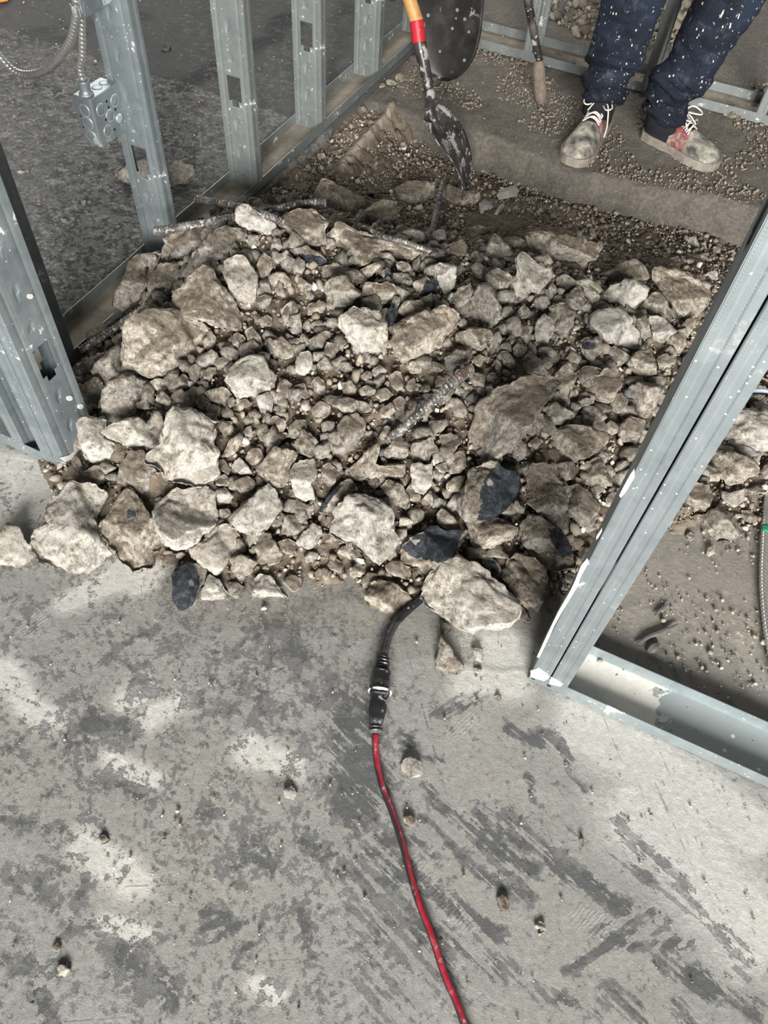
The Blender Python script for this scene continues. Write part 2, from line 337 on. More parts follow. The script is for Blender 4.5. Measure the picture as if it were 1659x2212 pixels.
_add = np.array([[-1.1, 1.75, -.012], [-1.1, 1.9, -.012], [-1.1, 2.05, -.012], [-1.1, 2.2, -.012], [-1.1, 2.33, -.012], [-1.06, 1.95, -.02], [-1.05, 2.15, -.02], [-1.25, .6, -.03], [-1.25, 1.0, -.03], [-1.25, 1.4, -.03], [-1.25, 1.9, -.04], [-1.2, 2.4, -.05], [-.9, .2, -.03], [-.4, .25, -.03], [.1, .4, -.03], [.6, .8, -.03], [.9, 1.2, -.05], [.8, 2.3, -.14], [.8, 1.7, -.1], [-.8, 2.4, -.13], [-.3, 2.33, -.12], [.2, 2.42, -.14]])
_cp = np.vstack([_cp, _add])
_Rm = np.linalg.norm(_cp[:, None, :2] - _cp[None, :, :2], axis=2)
_wt = np.linalg.solve(_Rm + np.eye(len(_cp)) * .018 * -1, _cp[:, 2] - _cp[:, 2].mean()); _mean = _cp[:, 2].mean()
def Hs(x, y):
    x = np.asarray(x, float); y = np.asarray(y, float); sh = x.shape; P = np.stack([x.ravel(), y.ravel()], 1); out = np.empty(len(P))
    for i in range(0, len(P), 20000):
        out[i:i + 20000] = np.linalg.norm(P[i:i + 20000, None] - _cp[None, :, :2], axis=2) @ _wt + _mean
    return np.clip(out, -.16, .3).reshape(sh)
def edge_y(x):                                    # back edge of the dug-out area (broken slab)
    xs = [-1.3, -1.0, -.877, -.825, -.655, -.435, -.327, -.136, .038, .213, .6, 1.6]; ys = [2.30, 2.335, 2.36, 2.355, 2.33, 2.295, 2.272, 2.305, 2.345, 2.368, 2.42, 2.5]
    return np.interp(x, xs, ys)
def hit(px, py, extra=0.0):
    """distance (in ray units) at which a line of sight meets the rubble or slab"""
    px = np.atleast_1d(np.asarray(px, float)); py = np.atleast_1d(np.asarray(py, float)); d = ray(px, py)
    res = np.zeros(len(px))
    for k in range(len(px)):
        t0 = (CH - .34) / -d[k, 2]; t1 = (CH + .2) / -d[k, 2]; ts = np.linspace(t0, t1, 140)
        P = CAM + ts[:, None] * d[k]; g = ground(P[:, 0], P[:, 1]); b = np.nonzero(P[:, 2] <= g)[0]
        res[k] = ts[b[0]] if len(b) else t1
    return res
def ground(x, y):
    h = Hs(x, y); slab = (x < -1.1) | (y > edge_y(x)) | (y < .78) | ((y < 1.15) & (x > .15))
    return np.where(slab, np.maximum(h, 0.0), h)

# ------------------------------------------------------------------ slab floor
def seg_d(px, py, a, b):
    a = np.array(a, float); b = np.array(b, float); d = b - a; L = d @ d
    t = np.clip(((px - a[0]) * d[0] + (py - a[1]) * d[1]) / L, 0, 1)
    return np.hypot(px - a[0] - t * d[0], py - a[1] - t * d[1])
GREY = [  # scraped bare strokes in the plaster: x0,y0,x1,y1,half width,strength
 (940,1700,1040,1790,16,.5),(1040,1750,1160,1880,14,.5),(1060,1800,1150,1900,24,.45),(1100,1760,1330,1960,17,.6),(920,1770,1150,1950,15,.5),(1200,1870,1330,1970,14,.5),
 (950,1530,1030,1510,22,.45),(1090,1570,1150,1590,12,.7),(1150,1575,1200,1590,20,.7),(1190,1580,1225,1630,13,.6),(1215,1640,1270,1690,9,.35),(1130,1680,1150,1725,9,.6),
 (1340,1760,1420,1860,15,.6),(1420,1850,1470,1910,12,.4),(1460,1900,1570,2010,10,.35),(1560,2000,1615,2065,20,.55),(1240,1790,1400,1900,12,.25),(1380,1890,1480,1950,15,.3),
 (890,1890,1080,2020,22,.55),(1010,1950,1090,2050,14,.4),(860,1800,960,1860,14,.4),(1230,2110,1330,2050,12,.6),(1330,2050,1480,2030,13,.6),(1290,2020,1390,1970,14,.4),(1330,2030,1430,1990,10,.45),(1440,2070,1530,2130,26,.5),(1500,2100,1650,2190,22,.5),
 (1330,2140,1400,2212,22,.4),(1160,2150,1300,2190,20,.4),(950,2030,1080,2110,34,.4),(900,2040,1000,2200,30,.3),(1480,2170,1500,2212,14,.4),(1580,2090,1600,2110,16,.4),(930,1640,970,1650,7,.6),(880,1610,900,1620,7,.6),(870,1585,905,1615,8,.6),
 (770,1560,800,1720,50,.45),(740,1700,790,1760,40,.3),(840,1830,900,2000,34,.35),(800,1900,840,2212,50,.15),
 (230,1430,340,1350,9,.4),(210,1530,260,1540,20,.35),(190,1570,280,1550,18,.45),(60,1560,280,1600,30,.3),(150,1480,200,1490,14,.35),(300,1460,350,1480,20,.35),(400,1480,470,1520,22,.25),(150,1640,280,1720,35,.3),(0,1760,130,1780,14,.45),(0,1630,60,1650,12,.3),(20,1900,120,1930,28,.35),(90,1900,190,1860,14,.3),(140,2010,190,1890,9,.5),
 (190,1990,290,2060,28,.3),(10,2080,130,2090,20,.4),(60,2110,100,2200,20,.45),(260,2080,370,2150,32,.4),(430,1960,500,1990,20,.4),(430,2000,490,1975,9,.5),(440,2030,550,1980,7,.5),(470,2120,550,2030,6,.5),(640,1950,670,2070,10,.4),(520,1820,600,1860,40,.3),(460,1830,540,1870,50,.15),(680,1830,760,1870,26,.35),(100,1470,60,1330,10,.1),
 (480,1330,640,1420,50,.15),(530,1560,560,1500,8,.4),(560,1360,700,1300,30,.2),(640,1400,660,1430,20,.3),(480,1430,560,1480,40,.12),(700,1520,760,1480,30,.25),(590,1960,740,2000,40,.1),(540,2050,640,2150,40,.1),(390,1780,460,1760,10,.3),
]
SMOOTH = [(1400,1750,1640,2010,110,.35),(1250,1560,1640,1800,70,.3),(1000,1480,1100,1480,40,.25),(190,1840,280,1920,45,.3),(0,1470,100,1560,45,.35),(140,1320,280,1230,28,.4),(60,1040,60,1080,60,.4),(0,1000,120,1050,40,.4),(540,1620,640,1660,35,.25),(330,1560,400,1510,30,.25),(280,1500,320,1490,30,.2),(230,1660,330,1700,30,.2),(230,2000,300,2030,30,.2),(560,2120,600,2150,26,.2),(300,1250,350,1230,30,.4),(1040,1400,1150,1420,40,.2),(1600,1400,1659,1500,40,.2)]
def paint(V):
    x, y = proj(V); n = len(V); wx, wy = V[:, 0], V[:, 1]
    j = fbm(V * 11, 4, 5) * 34; k = fbm(V * 11 + 50, 4, 6) * 34; X = x + j; Y = y + k
    pl = np.where(x > 830, .80, .50) + 0.0; t = np.clip((x - 760) / 220, 0, 1); pl = .70 + .24 * t
    pl = pl - .1 * np.exp(-((x - 650) / 220) ** 2 - ((y - 1500) / 260) ** 2)
    pl = pl + .2 * np.clip((1500 - y) / 400, 0, 1) * (x > 850)
    for a, b, c, d, w, s in SMOOTH: pl = pl + s * .5 * np.clip(1.6 - seg_d(X, Y, (a, b), (c, d)) / w, 0, 1)
    ca = np.zeros(n); cb = np.zeros(n)
    for a, b, c, d, w, s in GREY:
        q = np.clip(1.5 - seg_d(X, Y, (a, b), (c, d)) / w, 0, 1); pl = pl - s * (1.45 if a > 760 else .95) * q
        if a > 760: (ca if (d - b) * (c - a) > 0 else cb)[:] = np.maximum(ca if (d - b) * (c - a) > 0 else cb, q)
    sm = np.zeros(n)
    for a, b, c, d, w, s in SMOOTH: sm = np.maximum(sm, np.clip(1.6 - seg_d(X, Y, (a, b), (c, d)) / w, 0, 1))
    # dust
    du = np.zeros(n)
    for a, b, c, d, w, s in [(430,1270,800,1300,70,.55),(800,1330,900,1360,50,.4),(600,1330,760,1500,60,.25),(1300,1250,1659,1300,150,.75),(1350,1420,1659,1560,80,.45),(1000,1400,950,1340,40,.3),(0,1170,100,1150,40,.3),(740,1420,760,1440,24,.4),(345,1625,360,1640,14,.6),(410,1800,440,1820,16,.5),(120,2080,130,2100,14,.5),(610,1700,640,1710,20,.4),(590,1690,600,1720,14,.5)]:
        du = np.maximum(du, s * np.clip(1.7 - seg_d(X, Y, (a, b), (c, d)) / w, 0, 1))
    far_l = (wx < -1.1)
    pl = np.where(far_l, .33, pl); pl = np.where((wy > 2.1), -.1, pl)
    patch = np.clip(1.5 - seg_d(X, Y, (560, 250), (680, 60)) / 60, 0, 1) * far_l; pl = pl + .22 * patch
    pl = pl + .3 * np.clip(1.4 - seg_d(X, Y, (470, 150), (440, 60)) / 60, 0, 1) * far_l * .7
    du = np.where(far_l, .0, du); du = np.where((wy > 2.1) & (wx > -1.1), .72, du); du = np.where((wy > 3.06) & (wx > -1.1), .62, du)
    dk = np.zeros(n); dk = np.where(far_l, .0, dk)
    dk = np.maximum(dk, .95 * np.clip(1.5 - seg_d(X, Y, (345, 215), (660, 20)) / 17, 0, 1) * far_l)
    dk = np.maximum(dk, .75 * np.clip(1.5 - seg_d(X, Y, (20, 150), (200, 225)) / 13, 0, 1) * far_l)
    dk = np.maximum(dk, .8 * np.clip(1.6 - seg_d(X, Y, (150, 600), (330, 330)) / 110, 0, 1) * far_l)
    dk = np.maximum(dk, .9 * np.clip(1.5 - seg_d(x, y, (340, 245), (500, 330)) / 2.5, 0, 1) * far_l)
    dk = np.maximum(dk, .7 * np.clip(1.5 - seg_d(X, Y, (740, 20), (720, 160)) / 14, 0, 1) * far_l)
    dk = np.maximum(dk, .6 * np.clip(1.5 - seg_d(X, Y, (0, 90), (320, 40)) / 8, 0, 1) * far_l)
    dk = np.where((wy > 2.1) & (wx > -1.1), np.where(wy > 3.1, .0, .5), dk); dk = np.maximum(dk, .55 * ((x < 190) & (y < 960) & (y > 700) & (V[:, 1] > .72)))
    tr = np.clip(1.5 - seg_d(X, Y, (915, 1880), (1010, 1990)) / 20, 0, 1) + np.clip(1.5 - seg_d(X, Y, (1260, 1980), (1300, 2000)) / 24, 0, 1) + np.clip(1.5 - seg_d(X, Y, (40, 1370), (80, 1340)) / 26, 0, 1) + np.clip(1.5 - seg_d(X, Y, (1000, 1580), (1020, 1560)) / 22, 0, 1)
    return np.clip(pl, -.3, 1.3), np.clip(du, 0, 1), dk, np.clip(sm, 0, 1), np.clip(tr, 0, 1), ca, cb
def grid_quads(nu, nv, b=0):
    i, j = np.meshgrid(np.arange(nu - 1), np.arange(nv - 1), indexing='ij'); a = (i * nv + j).ravel() + b
    return np.stack([a, a + nv, a + nv + 1, a + 1], 1)
Vs, Qs, off = [], [], 0
def add_grid(X, Y, Z):
    global off
    Vs.append(np.stack([X.ravel(), Y.ravel(), Z.ravel()], 1)); Qs.append(grid_quads(*X.shape, off)); off += X.size
xs = np.linspace(-1.1, 1.3, 380); ys = np.linspace(-.45, 1.0, 250); X, Y = np.meshgrid(xs, ys, indexing='ij')
Y = Y + np.clip((X - .1) / .2, 0, 1) * .2 * np.clip((Y - .6) / .4, 0, 1); add_grid(X, Y, X * 0)
xs = np.r_[np.linspace(-6, -3.2, 12), np.linspace(-3.1, -1.1, 150), -1.0999]; ys = np.r_[np.linspace(-.45, 4.2, 250), np.linspace(4.3, 8, 12)]; X, Y = np.meshgrid(xs, ys, indexing='ij'); Z = X * 0; Z[-1] = -.2; add_grid(X, Y, Z)
xs = np.r_[np.linspace(-1.1, .9, 200), np.linspace(1, 4, 10)]; tt = np.r_[-4, -3, -2, -1, np.linspace(0, 1, 110) ** 1.1, 1.4, 2.2]
X, T_ = np.meshgrid(xs, tt, indexing='ij'); e = edge_y(X) + fbm(np.stack([X.ravel() * 14, X.ravel() * 0, X.ravel() * 0], 1), 4, 3).reshape(X.shape) * .02
Y = e + np.maximum(T_, 0) * 3.0; Z = X * 0
drop = np.select([T_ == -4, T_ == -3, T_ == -2, T_ == -1], [-.2, -.075, -.03, -.008], 0.0); Z = Z + drop; Y = Y + np.select([T_ == -4, T_ == -3, T_ == -2, T_ == -1], [-.02, -.016, -.013, -.006], 0.0)
nn = fbm(np.stack([X.ravel() * 25, Z.ravel() * 25, Y.ravel() * 3], 1), 3, 9).reshape(X.shape); Y = Y + np.where(T_ < 0, nn * .012, 0); add_grid(X, Y, Z)
V = np.vstack(Vs); Qd = np.vstack(Qs); pl, du, dk, sm, tr, ca, cb = paint(V)
rl = fbm(V * 30, 4, 31) * .0018 * (1 - sm * .8) + fbm(V * 6, 3, 33) * .0015
ledge = (V[:, 1] > 2.2) & (V[:, 0] > -1.1)
rl = rl + np.where(ledge, fbm(V * 45, 4, 41) * .006 + np.maximum(fbm(V * 28 + 9, 3, 44), 0) * .010, 0)
near = np.hypot(V[:, 0] + .96, V[:, 1] - .63) < .01
V[:, 2] += rl - np.where(V[:, 2] > -.001, .0025, 0)
fme = mesh_np('floor', V, quads=Qd, smooth=True)
for nme, a in (('plaster', pl), ('dust', du), ('dark', dk), ('smooth', sm), ('tread', tr), ('comba', ca), ('combb', cb)): fattr(fme, nme, a)
floor = tag(link('floor', fme, FLOOR), kind='structure')

# ------------------------------------------------------------------ dug-out ground and core of the pile
xs = np.linspace(-1.1, 1.0, 420); ys = np.linspace(.25, 2.44, 440); X, Y = np.meshgrid(xs, ys, indexing='ij'); Z = Hs(X, Y)
P3 = np.stack([X.ravel(), Y.ravel(), X.ravel() * 0], 1)
Z = Z - .016 * np.clip(Z / .05, 0, 1) + (fbm(P3 * 13, 4, 21) * .018 + fbm(P3 * 40, 5, 22, .62) * .020 + np.abs(fbm(P3 * 110, 2, 23)) * .005).reshape(X.shape) - .004
slabm = (Y < .75) | ((Y < 1.1) & (X > .2)); Z = np.where(slabm & (Hs(X, Y) < .0), Z - .012, Z)
V = np.stack([X.ravel(), Y.ravel(), Z.ravel()], 1)
# upstanding wedge of clay and the ridge left beside the shovel
px, py = proj(V)
w1 = np.clip(1 - seg_d(px, py, (838, 262), (742, 368)) / 26, 0, 1); V[:, 2] += w1 * .035
w2 = np.clip(1 - seg_d(px, py, (838, 232), (882, 300)) / 22, 0, 1); V[:, 2] += w2 * .04
w3 = np.clip(1 - seg_d(px, py, (1060, 500), (1150, 530)) / 60, 0, 1); V[:, 2] += w3 * .02
dme = mesh_np('dirt', V, quads=grid_quads(*X.shape), smooth=True)
wet = np.clip(1.4 - seg_d(px, py, (1050, 395), (1290, 425)) / 36, 0, 1) * .9; fattr(dme, 'wet', wet)  # darker brown band of dirt along the foot of the ledge
fattr(dme, 'pale', np.clip(1.5 - seg_d(px, py, (838, 262), (742, 368)) / 9, 0, 1) + .5 * np.clip(1.5 - seg_d(px, py, (600, 1300), (1000, 1340)) / 40, 0, 1) + .35 * np.clip(1.4 - seg_d(px, py, (1480, 1150), (1640, 1100)) / 60, 0, 1))
dirt = tag(link('dirt', dme, DIRT), 'brown loose dirt and fines under the rubble and in the dug-out slab', 'dirt', kind='stuff')
dirt['kind'] = 'stuff'

# ------------------------------------------------------------------ rocks
def ico(sub):
    bm = bmesh.new(); bmesh.ops.create_icosphere(bm, subdivisions=sub, radius=1); V = np.array([v.co[:] for v in bm.verts]); T = np.array([[v.index for v in f.verts] for f in bm.faces]); bm.free(); return V, T
ICO = {k: ico(k) for k in (1, 2, 3, 4, 5, 6)}
def rock(poly, dark=None, lift=0, pale=0, soil_shade=0, thin=0, smooth=0, onfloor=0, back=0, seed=0):
    P = np.array(poly, float); c2 = P.mean(0)
    x, y = P[:, 0], P[:, 1]; x2, y2 = np.roll(x, -1), np.roll(y, -1); cr = x * y2 - x2 * y; A = cr.sum() / 2
    cx = ((x + x2) * cr).sum() / (6 * A); cy = ((y + y2) * cr).sum() / (6 * A); c2 = np.array([cx, cy])
    Dc = hit(cx, cy)[0]; Dv = hit(x, y); dirs = ray(x, y); dc = ray(cx, cy)
    s = math.sqrt(abs(A)) * Dc / F; r = np.random.default_rng(1000 + seed)
    low = y > cy + .35 * (y.max() - cy)
    Dn = min(Dc - .26 * s, Dv[low].mean() + .0 * s) - lift * .10 * s
    if back: Dn = Dc - .1 * s
    if Dn < Dc - .7 * s: Dn = Dc - .7 * s
    c = CAM + dc * Dn; e3 = -dc / np.linalg.norm(dc); e1 = np.cross([0, 0, 1.0], e3); e1 /= np.linalg.norm(e1); e2 = np.cross(e3, e1)
    tt = ((c - CAM) @ e3) / (dirs @ e3); Q = CAM + dirs * tt[:, None] - c; U = Q @ e1; Vv = Q @ e2
    size = math.sqrt(abs(A))
    sub = 6 if size > 190 else 5 if size > 88 else 4 if size > 40 else 3 if size > 18 else 2
    S, T = ICO[sub]
    th = np.arctan2(S[:, 1], S[:, 0]); n = len(P); R_ = np.full(len(S), 1e-4)
    ct, st = np.cos(th), np.sin(th)
    for i in range(n):
        ax, ay, bx, by = U[i], Vv[i], U[(i + 1) % n], Vv[(i + 1) % n]; ex, ey = bx - ax, by - ay; den = ct * ey - st * ex
        den = np.where(np.abs(den) < 1e-12, 1e-12, den); t = (ax * ey - ay * ex) / den; u = (ax * st - ay * ct) / den
        ok = (t > 0) & (u >= -.001) & (u <= 1.001); R_ = np.where(ok & (t > R_), t, R_)
    rim = np.sqrt(S[:, 0] ** 2 + S[:, 1] ** 2); rr = np.minimum(rim ** .8, 1) * R_; uu, vv = ct * rr, st * rr
    sd = s; Tf = sd * (.18 if thin else .46) * r.uniform(.9, 1.2)
    Tb = max(sd * (.15 if thin else .45), min((Dc - Dn) * 1.0 + .006, sd * .8))
    cz = S[:, 2]; w = np.where(cz > 0, Tf * 1.15 * np.maximum(1 - rim ** 5, 0) ** .6, -Tb * np.abs(cz) ** .8)
    # broken facets: planes lower the front, outline kept
    un, vn = uu / s, vv / s
    for k in range(r.integers(3, 6)):
        a = r.uniform(0, 2 * np.pi); g = r.uniform(.4, 1.35); h0 = r.uniform(.2, .46)
        if smooth: g *= .4
        pl_ = Tf / .46 * (h0 - g * (np.cos(a) * (un - r.uniform(-.12, .12)) + np.sin(a) * (vn - r.uniform(-.12, .12))))
        w = np.where(cz > 0, np.minimum(w, np.maximum(pl_, -.25 * Tf)), w)
    L = np.stack([uu, vv, w], 1)
    sn = L / s; nr = np.stack([ct * rim, st * rim, np.sign(cz) * np.sqrt(np.maximum(1 - rim ** 2, 0.02))], 1); nr /= np.linalg.norm(nr, axis=1)[:, None]
    o = r.uniform(0, 99, 3); k = .3 if smooth else 1.0
    rg = 1 - 2 * np.abs(fbm(sn * 2.6 + o, 3, seed)); d = s * k * (fbm(sn * 2.1 + o, 3, seed + 3) * .07 + rg * .045 + fbm(sn * 7 + o, 4, seed + 5) * .075)
    if sub >= 4: d = d + .0045 * k * fbm(L * 95 + o, 3, seed + 7)
    dkv = np.zeros(len(L))
    world0 = c + L[:, :1] * e1 + L[:, 1:2] * e2 + L[:, 2:3] * e3
    if dark is not None:
        qx, qy = proj(world0); dkv = (pip(qx, qy, dark) & (cz > -.2)).astype(float); d = d * (1 - .65 * dkv)
    L = L + nr * d[:, None]
    Wd = L[:, :1] * e1 + L[:, 1:2] * e2 + L[:, 2:3] * e3
    if onfloor:
        lo = (c + Wd)[:, 2].min()
        if lo > -.001: c = c - np.array([0, 0, lo + .001])
    me = mesh_np('concrete_chunk', Wd, tris=T, smooth=(sub >= 4))
    fattr(me, 'dark', dkv); fattr(me, 'pale', np.full(len(L), float(pale) * r.uniform(.7, 1))); fattr(me, 'soil_shade', np.full(len(L), 1.0 if soil_shade else .5 if pale else .85))
    return me, c, s
ORG = dict(A=(150, 380, 3.318), B=(600, 380, 3.318), C=(1050, 480, 3.318), D=(150, 800, 3.318), E=(600, 850, 3.318), F=(950, 850, 3.318), H=(1200, 540, 2.911), G=(0, 950, 4.74), I=(720, 1180, 3.606), J=(830, 1500, 2.0), K=(1060, 0, 2.77), L=(0, 1500, 2.0), M=(560, 0, 3.072), Z=(0, 0, 2.765))
